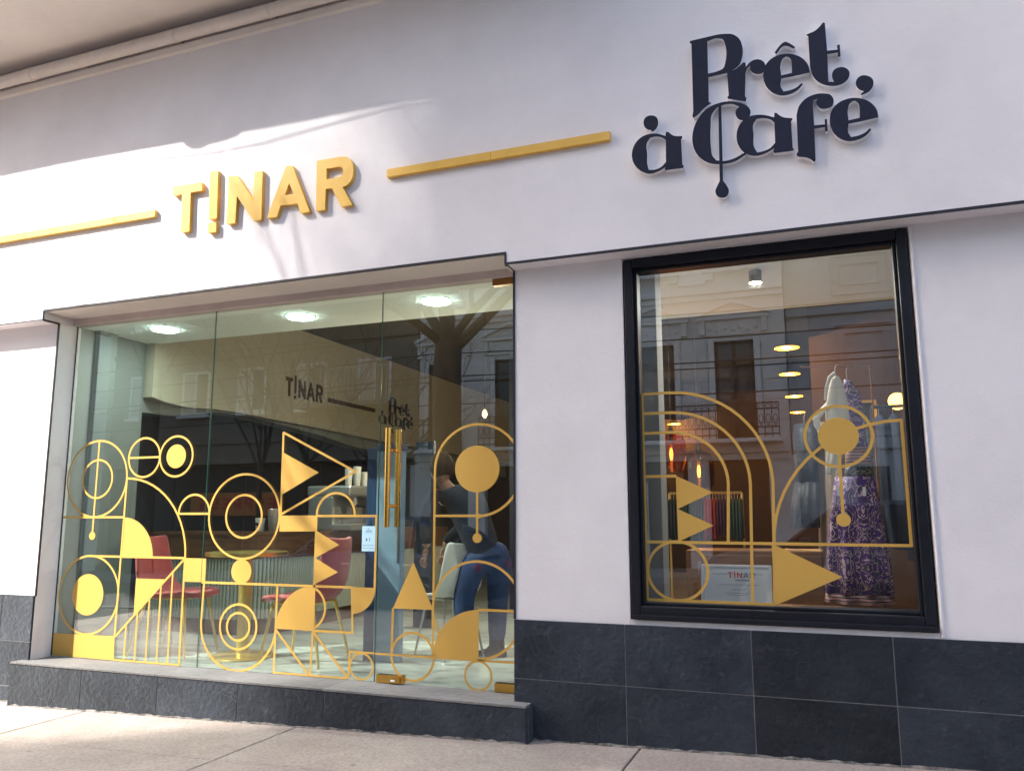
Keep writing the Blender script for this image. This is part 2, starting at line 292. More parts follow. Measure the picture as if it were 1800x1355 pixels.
 'a1':[[[-0.9465,3.2424],[-0.9462,3.2549],[-0.9445,3.2673],[-0.9417,3.2794],[-0.9376,3.2909],[-0.9326,3.3017],[-0.9261,3.3126],[-0.9183,3.3226],[-0.9095,3.3316],[-0.8998,3.3394],[-0.8893,3.3458],[-0.8779,3.3508],[-0.8659,3.3544],[-0.8534,3.3566],[-0.8407,3.3574],[-0.8278,3.357],[-0.8195,3.3561],[-0.8112,3.3545],[-0.8029,3.3524],[-0.7947,3.3499],[-0.7866,3.3469],[-0.7794,3.3438],[-0.7725,3.3403],[-0.7656,3.3365],[-0.7587,3.3326],[-0.7518,3.3289],[-0.7476,3.3528],[-0.7349,3.3505],[-0.7297,3.3452],[-0.7246,3.3396],[-0.7195,3.3342],[-0.7141,3.3292],[-0.7083,3.3248],[-0.6988,3.32],[-0.6888,3.317],[-0.6785,3.3151],[-0.6681,3.3135],[-0.6579,3.3113],[-0.6565,3.3011],[-0.6644,3.2935],[-0.662,3.1436],[-0.6547,3.1353],[-0.6576,3.1233],[-0.7574,3.1249],[-0.7621,3.1365],[-0.7568,3.1429],[-0.7654,3.139],[-0.7739,3.135],[-0.7825,3.1311],[-0.7912,3.1275],[-0.8002,3.1246],[-0.8086,3.1222],[-0.8171,3.12],[-0.8257,3.1183],[-0.8345,3.1175],[-0.8434,3.1179],[-0.8541,3.12],[-0.8648,3.1237],[-0.8752,3.1286],[-0.8853,3.1347],[-0.8948,3.1415],[-0.9041,3.1495],[-0.9129,3.1585],[-0.9208,3.1683],[-0.9278,3.1788],[-0.9338,3.1898],[-0.938,3.1999],[-0.9415,3.2103],[-0.944,3.221],[-0.9457,3.2317]],[[-0.8574,3.2366],[-0.8581,3.2506],[-0.8596,3.2648],[-0.8608,3.279],[-0.8604,3.2926],[-0.8572,3.3052],[-0.854,3.3114],[-0.8501,3.317],[-0.8458,3.3223],[-0.8414,3.3276],[-0.8372,3.333],[-0.8303,3.3335],[-0.8234,3.3342],[-0.8164,3.3348],[-0.8095,3.3349],[-0.8025,3.3342],[-0.7954,3.3327],[-0.7884,3.3307],[-0.7815,3.3281],[-0.7748,3.3248],[-0.7684,3.3208],[-0.7644,3.3177],[-0.7607,3.3142],[-0.7572,3.3105],[-0.7537,3.3067],[-0.7501,3.303],[-0.7533,3.1739],[-0.7589,3.1686],[-0.7644,3.1632],[-0.77,3.1578],[-0.7759,3.1529],[-0.7823,3.1488],[-0.7895,3.1454],[-0.7971,3.1426],[-0.805,3.1406],[-0.813,3.1393],[-0.8212,3.1388],[-0.8272,3.1391],[-0.8332,3.14],[-0.8392,3.1412],[-0.8453,3.1425],[-0.8513,3.1436],[-0.8528,3.1504],[-0.8543,3.1571],[-0.8558,3.1639],[-0.8571,3.1706],[-0.8582,3.1774],[-0.859,3.1893],[-0.859,3.2012],[-0.8584,3.213],[-0.8577,3.2248]]],
 'C':[[[-0.3434,3.4268],[-0.3472,3.4236],[-0.3512,3.4206],[-0.3551,3.4175],[-0.3585,3.414],[-0.3612,3.4097],[-0.3632,3.4037],[-0.3642,3.3972],[-0.3643,3.3903],[-0.3634,3.3835],[-0.3618,3.3768],[-0.3594,3.3706],[-0.3562,3.3646],[-0.3523,3.359],[-0.3478,3.3542],[-0.3428,3.3502],[-0.3375,3.3474],[-0.3319,3.3455],[-0.3261,3.3445],[-0.3204,3.3444],[-0.3149,3.345],[-0.3098,3.3464],[-0.3049,3.3484],[-0.3003,3.3512],[-0.2962,3.3546],[-0.2926,3.3586],[-0.2896,3.3633],[-0.2872,3.3685],[-0.2855,3.3742],[-0.2844,3.3802],[-0.2842,3.3862],[-0.2849,3.3927],[-0.2866,3.3993],[-0.289,3.4057],[-0.2921,3.4118],[-0.2956,3.4177],[-0.3012,3.4248],[-0.3078,3.431],[-0.3152,3.4363],[-0.3228,3.4412],[-0.3305,3.4458],[-0.3396,3.4508],[-0.3491,3.4552],[-0.3587,3.4589],[-0.3685,3.4621],[-0.3783,3.4649],[-0.3913,3.4678],[-0.4043,3.4697],[-0.4175,3.4708],[-0.4305,3.471],[-0.4435,3.4703],[-0.4574,3.4687],[-0.4712,3.4661],[-0.4847,3.4624],[-0.4978,3.4576],[-0.5103,3.4516],[-0.5232,3.4435],[-0.5354,3.434],[-0.5466,3.4232],[-0.557,3.4115],[-0.5665,3.3988],[-0.5751,3.3853],[-0.5827,3.3708],[-0.5892,3.3556],[-0.5945,3.3397],[-0.5985,3.3234],[-0.6009,3.3094],[-0.6025,3.2952],[-0.6032,3.2808],[-0.6028,3.2663],[-0.6011,3.2518],[-0.5982,3.2368],[-0.5941,3.2219],[-0.5889,3.2073],[-0.5824,3.1933],[-0.5746,3.1802],[-0.5659,3.1685],[-0.5562,3.1577],[-0.5457,3.1479],[-0.5344,3.1392],[-0.5228,3.1316],[-0.5096,3.1249],[-0.496,3.1199],[-0.4821,3.1162],[-0.468,3.1135],[-0.4541,3.1115],[-0.4384,3.1101],[-0.4227,3.1099],[-0.4072,3.1108],[-0.392,3.113],[-0.3772,3.1165],[-0.3648,3.1209],[-0.3529,3.1267],[-0.3413,3.1331],[-0.3299,3.1398],[-0.3183,3.146],[-0.3249,3.1585],[-0.3367,3.1532],[-0.3483,3.1476],[-0.3601,3.1421],[-0.3721,3.1372],[-0.3845,3.1335],[-0.394,3.1313],[-0.4036,3.1294],[-0.4133,3.128],[-0.4232,3.1273],[-0.4331,3.1275],[-0.442,3.1285],[-0.4509,3.1304],[-0.4597,3.1327],[-0.4686,3.1352],[-0.4775,3.1374],[-0.4815,3.1432],[-0.4857,3.149],[-0.4898,3.1548],[-0.4936,3.1608],[-0.4967,3.1671],[-0.4997,3.1768],[-0.5013,3.1867],[-0.5021,3.1968],[-0.5024,3.207],[-0.503,3.217],[-0.5043,3.2421],[-0.5044,3.2671],[-0.5035,3.292],[-0.5019,3.3168],[-0.4997,3.3415],[-0.4989,3.356],[-0.4984,3.3707],[-0.4974,3.3852],[-0.495,3.399],[-0.4903,3.4117],[-0.4856,3.4193],[-0.4798,3.4261],[-0.4735,3.4323],[-0.4671,3.4385],[-0.461,3.4449],[-0.4511,3.4471],[-0.4413,3.4497],[-0.4314,3.4521],[-0.4215,3.4538],[-0.4113,3.4542],[-0.4032,3.4537],[-0.395,3.4527],[-0.3869,3.451],[-0.3788,3.4487],[-0.371,3.4455],[-0.3652,3.4424],[-0.3597,3.4388],[-0.3542,3.4348],[-0.3489,3.4307]]],
 'spoon':[[[-0.4537,3.4624],[-0.4374,3.4592],[-0.446,3.0138],[-0.4425,3.0085],[-0.439,3.0032],[-0.4355,2.9979],[-0.4323,2.9924],[-0.4293,2.9868],[-0.426,2.9798],[-0.4227,2.9725],[-0.4199,2.9652],[-0.4182,2.9577],[-0.418,2.9503],[-0.4191,2.9439],[-0.4211,2.9377],[-0.4239,2.9319],[-0.4275,2.9269],[-0.432,2.9229],[-0.4363,2.9206],[-0.4411,2.919],[-0.4461,2.9182],[-0.4513,2.9181],[-0.4564,2.9187],[-0.4615,2.92],[-0.4666,2.9219],[-0.4715,2.9245],[-0.4761,2.9278],[-0.4801,2.9318],[-0.4837,2.9368],[-0.4866,2.9426],[-0.4886,2.9487],[-0.4899,2.955],[-0.4903,2.9612],[-0.4895,2.9671],[-0.4876,2.9726],[-0.4849,2.9779],[-0.4821,2.9831],[-0.4794,2.9884],[-0.4766,2.9942],[-0.4737,2.9998],[-0.4706,3.0054],[-0.4675,3.011],[-0.4645,3.0167]]],
 'a2':[[[-0.3649,3.2506],[-0.3644,3.2638],[-0.3628,3.2767],[-0.36,3.2893],[-0.356,3.3014],[-0.3509,3.3127],[-0.3447,3.3231],[-0.3375,3.3328],[-0.3293,3.3414],[-0.3203,3.3489],[-0.3104,3.3548],[-0.3,3.3589],[-0.2889,3.3614],[-0.2774,3.3625],[-0.2658,3.3626],[-0.2542,3.362],[-0.2448,3.361],[-0.2353,3.3594],[-0.2259,3.3572],[-0.2165,3.3545],[-0.2072,3.3514],[-0.1986,3.348],[-0.1902,3.3441],[-0.1818,3.3398],[-0.1734,3.3354],[-0.165,3.3313],[-0.1614,3.3569],[-0.1521,3.3551],[-0.147,3.3496],[-0.142,3.3439],[-0.137,3.3383],[-0.1318,3.3331],[-0.1262,3.3284],[-0.1162,3.3224],[-0.1057,3.3183],[-0.0948,3.3151],[-0.0838,3.3123],[-0.073,3.3089],[-0.0727,3.3002],[-0.08,3.2929],[-0.0795,3.1419],[-0.0738,3.1349],[-0.0774,3.1252],[-0.1729,3.1276],[-0.1785,3.139],[-0.173,3.1553],[-0.1819,3.1511],[-0.1906,3.1466],[-0.1995,3.1423],[-0.2084,3.1384],[-0.2177,3.1352],[-0.2285,3.1323],[-0.2394,3.1298],[-0.2505,3.1282],[-0.2618,3.1277],[-0.2731,3.1289],[-0.2831,3.1312],[-0.2932,3.1346],[-0.303,3.1389],[-0.3124,3.1444],[-0.3212,3.1509],[-0.3296,3.1588],[-0.3373,3.1677],[-0.3441,3.1775],[-0.3501,3.1879],[-0.3551,3.1987],[-0.3587,3.2087],[-0.3614,3.2191],[-0.3633,3.2296],[-0.3644,3.2401]],[[-0.2747,3.2479],[-0.275,3.2612],[-0.276,3.2749],[-0.2766,3.2884],[-0.2757,3.3013],[-0.2724,3.3134],[-0.2696,3.3188],[-0.2663,3.3239],[-0.2626,3.3287],[-0.2589,3.3335],[-0.2553,3.3384],[-0.2474,3.3381],[-0.2395,3.338],[-0.2316,3.3378],[-0.2237,3.3371],[-0.2159,3.3355],[-0.2078,3.333],[-0.1996,3.3301],[-0.1917,3.3265],[-0.1843,3.3219],[-0.1775,3.3161],[-0.1746,3.3128],[-0.1719,3.3092],[-0.1694,3.3054],[-0.1669,3.3016],[-0.1644,3.2979],[-0.1669,3.1854],[-0.1727,3.1798],[-0.1785,3.1739],[-0.1843,3.1682],[-0.1904,3.1629],[-0.197,3.1585],[-0.2037,3.1554],[-0.2108,3.1529],[-0.218,3.1509],[-0.2254,3.1494],[-0.2328,3.1482],[-0.2382,3.1475],[-0.2438,3.1472],[-0.2493,3.1471],[-0.2549,3.1469],[-0.2604,3.1467],[-0.2634,3.1529],[-0.2666,3.159],[-0.2696,3.1652],[-0.2724,3.1715],[-0.2747,3.1779],[-0.2774,3.1917],[-0.2778,3.2057],[-0.2769,3.2197],[-0.2755,3.2338]]],
 'f':[[[-0.0623,3.1073],[-0.0535,3.1144],[-0.0509,3.3204],[-0.0484,3.3301],[-0.0461,3.34],[-0.0437,3.3498],[-0.0408,3.3592],[-0.0368,3.3681],[-0.0312,3.3773],[-0.0246,3.3858],[-0.0173,3.3935],[-0.0094,3.4003],[-0.001,3.4063],[0.0073,3.411],[0.0161,3.4149],[0.0252,3.4179],[0.0345,3.4202],[0.044,3.4217],[0.0529,3.4225],[0.062,3.4227],[0.0711,3.4221],[0.0802,3.4209],[0.0892,3.4188],[0.097,3.4169],[0.1049,3.4147],[0.1127,3.4119],[0.1197,3.4079],[0.1258,3.4021],[0.1295,3.3966],[0.1326,3.3905],[0.135,3.384],[0.1366,3.3773],[0.1374,3.3706],[0.1373,3.3644],[0.1364,3.3583],[0.1349,3.3524],[0.1327,3.3469],[0.1297,3.3421],[0.1249,3.3373],[0.1191,3.3339],[0.1127,3.3316],[0.1059,3.3304],[0.0991,3.33],[0.0922,3.3303],[0.0852,3.3314],[0.0783,3.3336],[0.0718,3.3369],[0.0659,3.3415],[0.0616,3.3462],[0.0577,3.3516],[0.0544,3.3575],[0.0521,3.3638],[0.0509,3.3702],[0.0511,3.3754],[0.0523,3.3803],[0.0541,3.3852],[0.056,3.39],[0.0576,3.3948],[0.0368,3.3885],[0.0338,3.3476],[0.0343,3.2486],[0.0867,3.2451],[0.0868,3.2732],[0.0987,3.2727],[0.0978,3.2047],[0.0858,3.2043],[0.0857,3.2282],[0.0339,3.229],[0.03,3.0537],[0.0228,3.0456],[0.0186,3.0499],[0.0145,3.0544],[0.0103,3.0588],[0.006,3.063],[0.0015,3.0669],[-0.0097,3.0738],[-0.0218,3.0787],[-0.0343,3.0824],[-0.0469,3.0858],[-0.0594,3.0897]]],
 'e2':[[[0.3446,3.2359],[0.2571,3.2286],[0.201,3.2267],[0.1997,3.2174],[0.1979,3.2082],[0.1963,3.1989],[0.1957,3.1896],[0.1966,3.1803],[0.1983,3.1744],[0.2006,3.1687],[0.2033,3.1631],[0.2061,3.1576],[0.2087,3.152],[0.2159,3.1523],[0.2232,3.1525],[0.2305,3.1527],[0.2377,3.1532],[0.2447,3.1543],[0.252,3.156],[0.2593,3.158],[0.2664,3.1605],[0.2732,3.1635],[0.2798,3.1672],[0.284,3.1702],[0.288,3.1736],[0.292,3.1772],[0.2958,3.1808],[0.2998,3.1844],[0.3075,3.176],[0.3026,3.1705],[0.2978,3.1649],[0.293,3.1593],[0.2879,3.1541],[0.2824,3.1494],[0.2745,3.1441],[0.2662,3.1397],[0.2575,3.1361],[0.2486,3.1332],[0.2395,3.131],[0.2305,3.1295],[0.2213,3.1285],[0.212,3.1284],[0.2028,3.1292],[0.1936,3.1312],[0.1841,3.1345],[0.1747,3.139],[0.1656,3.1444],[0.157,3.1509],[0.149,3.1582],[0.1414,3.1666],[0.1344,3.1759],[0.1282,3.1859],[0.1229,3.1965],[0.1185,3.2075],[0.1152,3.2189],[0.113,3.2306],[0.1117,3.2424],[0.1113,3.2543],[0.1118,3.266],[0.1129,3.2767],[0.1147,3.2873],[0.1172,3.2976],[0.1206,3.3075],[0.1249,3.3166],[0.1306,3.3255],[0.1371,3.3334],[0.1445,3.3406],[0.1524,3.3468],[0.1606,3.3523],[0.1709,3.3576],[0.1817,3.3615],[0.1929,3.3642],[0.2043,3.3658],[0.2158,3.3664],[0.2265,3.366],[0.2373,3.3646],[0.248,3.3624],[0.2585,3.3592],[0.2689,3.3551],[0.2783,3.3505],[0.2875,3.3453],[0.2965,3.3392],[0.3049,3.3324],[0.3126,3.3246],[0.3195,3.3164],[0.3258,3.3075],[0.3314,3.2979],[0.3361,3.288],[0.3398,3.2776],[0.3417,3.2694],[0.3428,3.2611],[0.3434,3.2527],[0.3439,3.2443]],[[0.2022,3.2458],[0.2019,3.258],[0.2011,3.2703],[0.2006,3.2826],[0.2009,3.2946],[0.2028,3.3063],[0.2047,3.3141],[0.2068,3.3221],[0.2095,3.3296],[0.2132,3.3361],[0.2181,3.3412],[0.2216,3.3436],[0.2255,3.3456],[0.2295,3.3471],[0.2336,3.3476],[0.2377,3.3471],[0.2415,3.3454],[0.245,3.3427],[0.2482,3.3394],[0.2511,3.3356],[0.2536,3.3317],[0.2564,3.3251],[0.2577,3.318],[0.2581,3.3106],[0.2581,3.3031],[0.2582,3.2957],[0.2584,3.2864],[0.258,3.2772],[0.2574,3.2681],[0.2567,3.2589],[0.2561,3.2498]]]}
# ---------------------------------------------------------------- surface materials
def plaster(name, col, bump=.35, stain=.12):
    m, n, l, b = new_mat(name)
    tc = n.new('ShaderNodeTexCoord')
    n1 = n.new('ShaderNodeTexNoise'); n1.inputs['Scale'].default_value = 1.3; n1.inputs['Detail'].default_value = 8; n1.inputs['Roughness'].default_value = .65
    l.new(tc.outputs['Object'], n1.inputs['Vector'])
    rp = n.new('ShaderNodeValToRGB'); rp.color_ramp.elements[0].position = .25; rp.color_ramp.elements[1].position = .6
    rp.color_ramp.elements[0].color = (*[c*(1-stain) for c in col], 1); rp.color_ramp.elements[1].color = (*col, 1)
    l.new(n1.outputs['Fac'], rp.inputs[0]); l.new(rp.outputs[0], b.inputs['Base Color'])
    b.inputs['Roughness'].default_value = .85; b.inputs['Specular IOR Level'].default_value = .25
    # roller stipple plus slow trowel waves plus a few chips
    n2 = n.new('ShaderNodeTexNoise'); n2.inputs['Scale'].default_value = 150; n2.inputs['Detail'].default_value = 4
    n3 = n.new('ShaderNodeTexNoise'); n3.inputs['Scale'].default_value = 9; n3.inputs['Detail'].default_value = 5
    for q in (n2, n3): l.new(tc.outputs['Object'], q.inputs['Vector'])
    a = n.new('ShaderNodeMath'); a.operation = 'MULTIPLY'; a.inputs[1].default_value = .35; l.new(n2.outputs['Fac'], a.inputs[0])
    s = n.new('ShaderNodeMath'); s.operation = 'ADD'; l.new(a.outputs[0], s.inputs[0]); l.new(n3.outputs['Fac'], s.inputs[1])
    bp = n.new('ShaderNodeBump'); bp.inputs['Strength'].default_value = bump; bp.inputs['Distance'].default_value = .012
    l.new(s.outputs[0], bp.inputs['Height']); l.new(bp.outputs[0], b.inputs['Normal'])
    return m

def slate(name, col, col2, rough=.5, spec=.45):
    m, n, l, b = new_mat(name)
    tc = n.new('ShaderNodeTexCoord'); oi = n.new('ShaderNodeObjectInfo')
    off = n.new('ShaderNodeVectorMath'); off.operation = 'MULTIPLY_ADD'
    cmb = n.new('ShaderNodeCombineXYZ')
    for i in range(3): l.new(oi.outputs['Random'], cmb.inputs[i])
    sc = n.new('ShaderNodeVectorMath'); sc.operation = 'SCALE'; sc.inputs['Scale'].default_value = 40
    l.new(cmb.outputs[0], sc.inputs[0])
    ad = n.new('ShaderNodeVectorMath'); ad.operation = 'ADD'; l.new(tc.outputs['Object'], ad.inputs[0]); l.new(sc.outputs[0], ad.inputs[1])
    n.remove(off)
    n1 = n.new('ShaderNodeTexNoise'); n1.inputs['Scale'].default_value = 2.6; n1.inputs['Detail'].default_value = 9; n1.inputs['Roughness'].default_value = .6; n1.inputs['Distortion'].default_value = .6
    l.new(ad.outputs[0], n1.inputs['Vector'])
    rp = n.new('ShaderNodeValToRGB'); rp.color_ramp.elements[0].position = .32; rp.color_ramp.elements[1].position = .72
    rp.color_ramp.elements[0].color = (*col, 1); rp.color_ramp.elements[1].color = (*col2, 1)
    l.new(n1.outputs['Fac'], rp.inputs[0])
    # pale mineral bloom and scratches
    n4 = n.new('ShaderNodeTexNoise'); n4.inputs['Scale'].default_value = 14; n4.inputs['Detail'].default_value = 10; n4.inputs['Roughness'].default_value = .75
    l.new(ad.outputs[0], n4.inputs['Vector'])
    r4 = n.new('ShaderNodeValToRGB'); r4.color_ramp.elements[0].position = .56; r4.color_ramp.elements[1].position = .8
    r4.color_ramp.elements[0].color = (0,0,0,1); r4.color_ramp.elements[1].color = (.5,.5,.5,1)
    l.new(n4.outputs['Fac'], r4.inputs[0])
    mx = n.new('ShaderNodeMixRGB'); mx.inputs[2].default_value = (.11,.115,.125,1)
    l.new(r4.outputs[0], mx.inputs[0]); l.new(rp.outputs[0], mx.inputs[1])
    mr = n.new('ShaderNodeMapRange'); mr.inputs['To Min'].default_value = .6; mr.inputs['To Max'].default_value = 1.5
    l.new(oi.outputs['Random'], mr.inputs['Value'])
    hs = n.new('ShaderNodeHueSaturation'); l.new(mr.outputs[0], hs.inputs['Value']); l.new(mx.outputs[0], hs.inputs['Color'])
    l.new(hs.outputs[0], b.inputs['Base Color'])
    b.inputs['Roughness'].default_value = rough; b.inputs['Specular IOR Level'].default_value = spec
    b.inputs['Sheen Weight'].default_value = .3; b.inputs['Sheen Roughness'].default_value = .45; b.inputs['Sheen Tint'].default_value = (.8, .86, .9, 1)   # stone dust
    # riven cleft terraces: a stepped noise
    n2 = n.new('ShaderNodeTexNoise'); n2.inputs['Scale'].default_value = 2.2; n2.inputs['Detail'].default_value = 3; n2.inputs['Distortion'].default_value = 1.2
    l.new(ad.outputs[0], n2.inputs['Vector'])
    mu = n.new('ShaderNodeMath'); mu.operation = 'MULTIPLY'; mu.inputs[1].default_value = 9; l.new(n2.outputs['Fac'], mu.inputs[0])
    sn = n.new('ShaderNodeMath'); sn.operation = 'FLOOR'; l.new(mu.outputs[0], sn.inputs[0])
    n3 = n.new('ShaderNodeTexNoise'); n3.inputs['Scale'].default_value = 30; n3.inputs['Detail'].default_value = 6; l.new(ad.outputs[0], n3.inputs['Vector'])
    s2 = n.new('ShaderNodeMath'); s2.operation = 'MULTIPLY_ADD'; s2.inputs[1].default_value = .35
    l.new(sn.outputs[0], s2.inputs[0]); l.new(n3.outputs['Fac'], s2.inputs[2])
    bp = n.new('ShaderNodeBump'); bp.inputs['Strength'].default_value = .8; bp.inputs['Distance'].default_value = .012
    l.new(s2.outputs[0], bp.inputs['Height']); l.new(bp.outputs[0], b.inputs['Normal'])
    return m

def concrete(name, col, dark, rough=.85):
    m, n, l, b = new_mat(name)
    tc = n.new('ShaderNodeTexCoord')
    n1 = n.new('ShaderNodeTexNoise'); n1.inputs['Scale'].default_value = 1.1; n1.inputs['Detail'].default_value = 9; n1.inputs['Roughness'].default_value = .68
    n2 = n.new('ShaderNodeTexNoise'); n2.inputs['Scale'].default_value = 55; n2.inputs['Detail'].default_value = 6; n2.inputs['Roughness'].default_value = .7
    n5 = n.new('ShaderNodeTexVoronoi'); n5.inputs['Scale'].default_value = 3.5
    for q in (n1, n2, n5): l.new(tc.outputs['Object'], q.inputs['Vector'])
    rp = n.new('ShaderNodeValToRGB'); rp.color_ramp.elements[0].position = .33; rp.color_ramp.elements[1].position = .62
    rp.color_ramp.elements[0].color = (*dark, 1); rp.color_ramp.elements[1].color = (*col, 1)
    l.new(n1.outputs['Fac'], rp.inputs[0])
    r2 = n.new('ShaderNodeValToRGB'); r2.color_ramp.elements[0].position = .35; r2.color_ramp.elements[1].position = .6
    r2.color_ramp.elements[0].color = (.72,.7,.68,1); r2.color_ramp.elements[1].color = (1.04,1.04,1.04,1)
    l.new(n2.outputs['Fac'], r2.inputs[0])
    mx = n.new('ShaderNodeMixRGB'); mx.blend_type = 'MULTIPLY'; mx.inputs[0].default_value = 1
    l.new(rp.outputs[0], mx.inputs[1]); l.new(r2.outputs[0], mx.inputs[2])
    # gum spots and drops
    r5 = n.new('ShaderNodeValToRGB'); r5.color_ramp.elements[0].position = .035; r5.color_ramp.elements[1].position = .06
    r5.color_ramp.elements[0].color = (.5,.48,.46,1); r5.color_ramp.elements[1].color = (1,1,1,1)
    l.new(n5.outputs['Distance'], r5.inputs[0])
    m2 = n.new('ShaderNodeMixRGB'); m2.blend_type = 'MULTIPLY'; m2.inputs[0].default_value = .8
    l.new(mx.outputs[0], m2.inputs[1]); l.new(r5.outputs[0], m2.inputs[2])
    l.new(m2.outputs[0], b.inputs['Base Color'])
    b.inputs['Roughness'].default_value = rough
    bp = n.new('ShaderNodeBump'); bp.inputs['Strength'].default_value = .5; bp.inputs['Distance'].default_value = .006
    l.new(n2.outputs['Fac'], bp.inputs['Height']); l.new(bp.outputs[0], b.inputs['Normal'])
    return m

def marble(name, col, vein):
    m, n, l, b = new_mat(name)
    tc = n.new('ShaderNodeTexCoord')
    n1 = n.new('ShaderNodeTexNoise'); n1.inputs['Scale'].default_value = 1.4; n1.inputs['Detail'].default_value = 8; n1.inputs['Distortion'].default_value = 2.2
    mp = n.new('ShaderNodeMapping'); mp.inputs['Scale'].default_value = (.7, 2.4, 1)
    l.new(tc.outputs['Object'], mp.inputs[0]); l.new(mp.outputs[0], n1.inputs['Vector'])
    rp = n.new('ShaderNodeValToRGB'); e = rp.color_ramp.elements
    e[0].position = .36; e[0].color = (*vein, 1); e[1].position = .5; e[1].color = (*col, 1)
    l.new(n1.outputs['Fac'], rp.inputs[0]); l.new(rp.outputs[0], b.inputs['Base Color'])
    b.inputs['Roughness'].default_value = .3
    return m

def floral(name, base, petal, dark):
    """printed cloth: mirrored leafy motifs"""
    m, n, l, b = new_mat(name)
    tc = n.new('ShaderNodeTexCoord')
    mp = n.new('ShaderNodeMapping'); mp.inputs['Scale'].default_value = (3.0, 3.0, 2.7)
    l.new(tc.outputs['Object'], mp.inputs[0])
    pp = n.new('ShaderNodeVectorMath'); pp.operation = 'ABSOLUTE'
    sub = n.new('ShaderNodeVectorMath'); sub.operation = 'FRACTION'
    l.new(mp.outputs[0], sub.inputs[0])
    ct = n.new('ShaderNodeVectorMath'); ct.operation = 'SUBTRACT'; ct.inputs[1].default_value = (.5,.5,.5)
    l.new(sub.outputs[0], ct.inputs[0]); l.new(ct.outputs[0], pp.inputs[0])
    w = n.new('ShaderNodeTexNoise'); w.inputs['Scale'].default_value = 4.5; w.inputs['Detail'].default_value = 2; w.inputs['Distortion'].default_value = 1.5
    l.new(pp.outputs[0], w.inputs['Vector'])
    rp = n.new('ShaderNodeValToRGB'); e = rp.color_ramp.elements
    rp.color_ramp.interpolation = 'CONSTANT'
    e[0].position = 0; e[0].color = (*base, 1); e[1].position = .41; e[1].color = (*dark, 1)
    for pos, c_ in ((.435, petal), (.48, dark), (.50, base), (.575, dark), (.595, petal), (.65, base)):
        x = e.new(pos); x.color = (*c_, 1)
    l.new(w.outputs['Fac'], rp.inputs[0])
    sx = n.new('ShaderNodeSeparateXYZ'); l.new(tc.outputs['Object'], sx.inputs[0])
    l.new(rp.outputs[0], b.inputs['Base Color'])
    b.inputs['Roughness'].default_value = .6
    return m

M_ = {}
M_['wall'] = plaster('white_plaster', (.81, .775, .795))
M_['soffit'] = plaster('soffit_plaster', (.78, .72, .68), bump=.25, stain=.15)
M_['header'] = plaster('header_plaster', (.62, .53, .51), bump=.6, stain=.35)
M_['slate'] = slate('slate_tile', (.009, .0125, .020), (.030, .037, .049), rough=.62, spec=.22)
M_['slate_top'] = slate('step_stone', (.13, .125, .125), (.22, .21, .205), rough=.7)
M_['grout'] = mat('grout', (.16, .16, .17), .9, var=.2, scale=20)
M_['pave'] = concrete('pavement_concrete', (.50, .435, .385), (.37, .315, .28))
M_['dirt'] = mat('base_dirt', (.025, .022, .02), .95, col2=(.30, .28, .26), scale=22)
M_['joint'] = mat('joint_dirt', (.06, .055, .05), .95)
M_['road'] = mat('asphalt', (.06, .058, .057), .9, var=.25, scale=8, bump=.6, bscale=120)
M_['kerb'] = mat('kerb_stone', (.22, .21, .20), .85, var=.15, scale=5, bump=.3)
M_['trim'] = mat('black_trim', (.012, .012, .02), .45)
M_['gold_sign'] = mat('gold_sign_paint', (.74, .44, .075), .42, var=.05, scale=14, bump=.05, bscale=30)
M_['navy'] = mat('navy_letter_face', (.010, .013, .034), .6, spec=.25, var=.2, scale=30)
M_['acrylic'] = mat('white_letter_side', (.78, .78, .80), .35)
M_['vinyl'] = mat('gold_vinyl', (.56, .335, .07), .45, var=.06, scale=220, detail=2)
M_['frame'] = mat('window_frame_paint', (.006, .007, .013), .5, var=.3, scale=10, bump=.05, bscale=20, spec=.3)
M_['brass'] = mat('brushed_brass', (.72, .42, .10), .22, metal=1, var=.08, scale=30, stretch=(1,1,20))
M_['bronze'] = mat('bronze_fitting', (.30, .13, .03), .4, metal=.6)
M_['glass'] = glass_mat('storefront_glass', (.90, .958, .928), r0=.118)
M_['glass_win'] = glass_mat('window_glass', (.95, .965, .95), r0=.125)
M_['glass_edge'] = mat('glass_edge', (.03, .10, .08), .2)
M_['pipe'] = mat('painted_pipe', (.70, .64, .60), .55, var=.1, scale=6, bump=.1, bscale=15)
M_['white'] = mat('white_paint', (.78, .78, .77), .5)
# ---------------------------------------------------------------- ground, pavement, road
def gz(x):
    x = max(-30, min(30, x))
    return .02 + .0255 * x

def sheet(xs, y0, y1, dz, thick=0):
    mb = MB(); n = len(xs)
    vv = [(x, y0, gz(x)+dz) for x in xs] + [(x, y1, gz(x)+dz) for x in xs]
    ff = [(i, i+1, n+i+1, n+i) for i in range(n-1)]
    if thick:
        vv += [(x, y0, gz(x)+dz-thick) for x in xs] + [(x, y1, gz(x)+dz-thick) for x in xs]
        ff += [(i+1, i, 2*n+i, 2*n+i+1) for i in range(n-1)] + [(n+i, n+i+1, 3*n+i+1, 3*n+i) for i in range(n-1)]
    return mb.add(vv, ff)

struct('ground', sheet([-250, -30, 0, 30, 250], -250, 250, -.30), M_['joint'])
struct('road', sheet([-120, -30, 0, 30, 120], -12.3, -5.62, -.125), M_['road'])
for k, (a, b) in enumerate(((-5.62, -5.47), (-12.45, -12.3))):
    struct('kerb', sheet([-60, -30, 0, 30, 60], a, b, .0, .16), M_['kerb'])
struct('far_pavement', sheet([-60, -30, 0, 30, 60], -15.6, -12.45, -.005), M_['kerb'])
pav = struct('pavement', sheet([-60, -30, 0, 30, 60], -5.47, .2, -.016), M_['joint'])

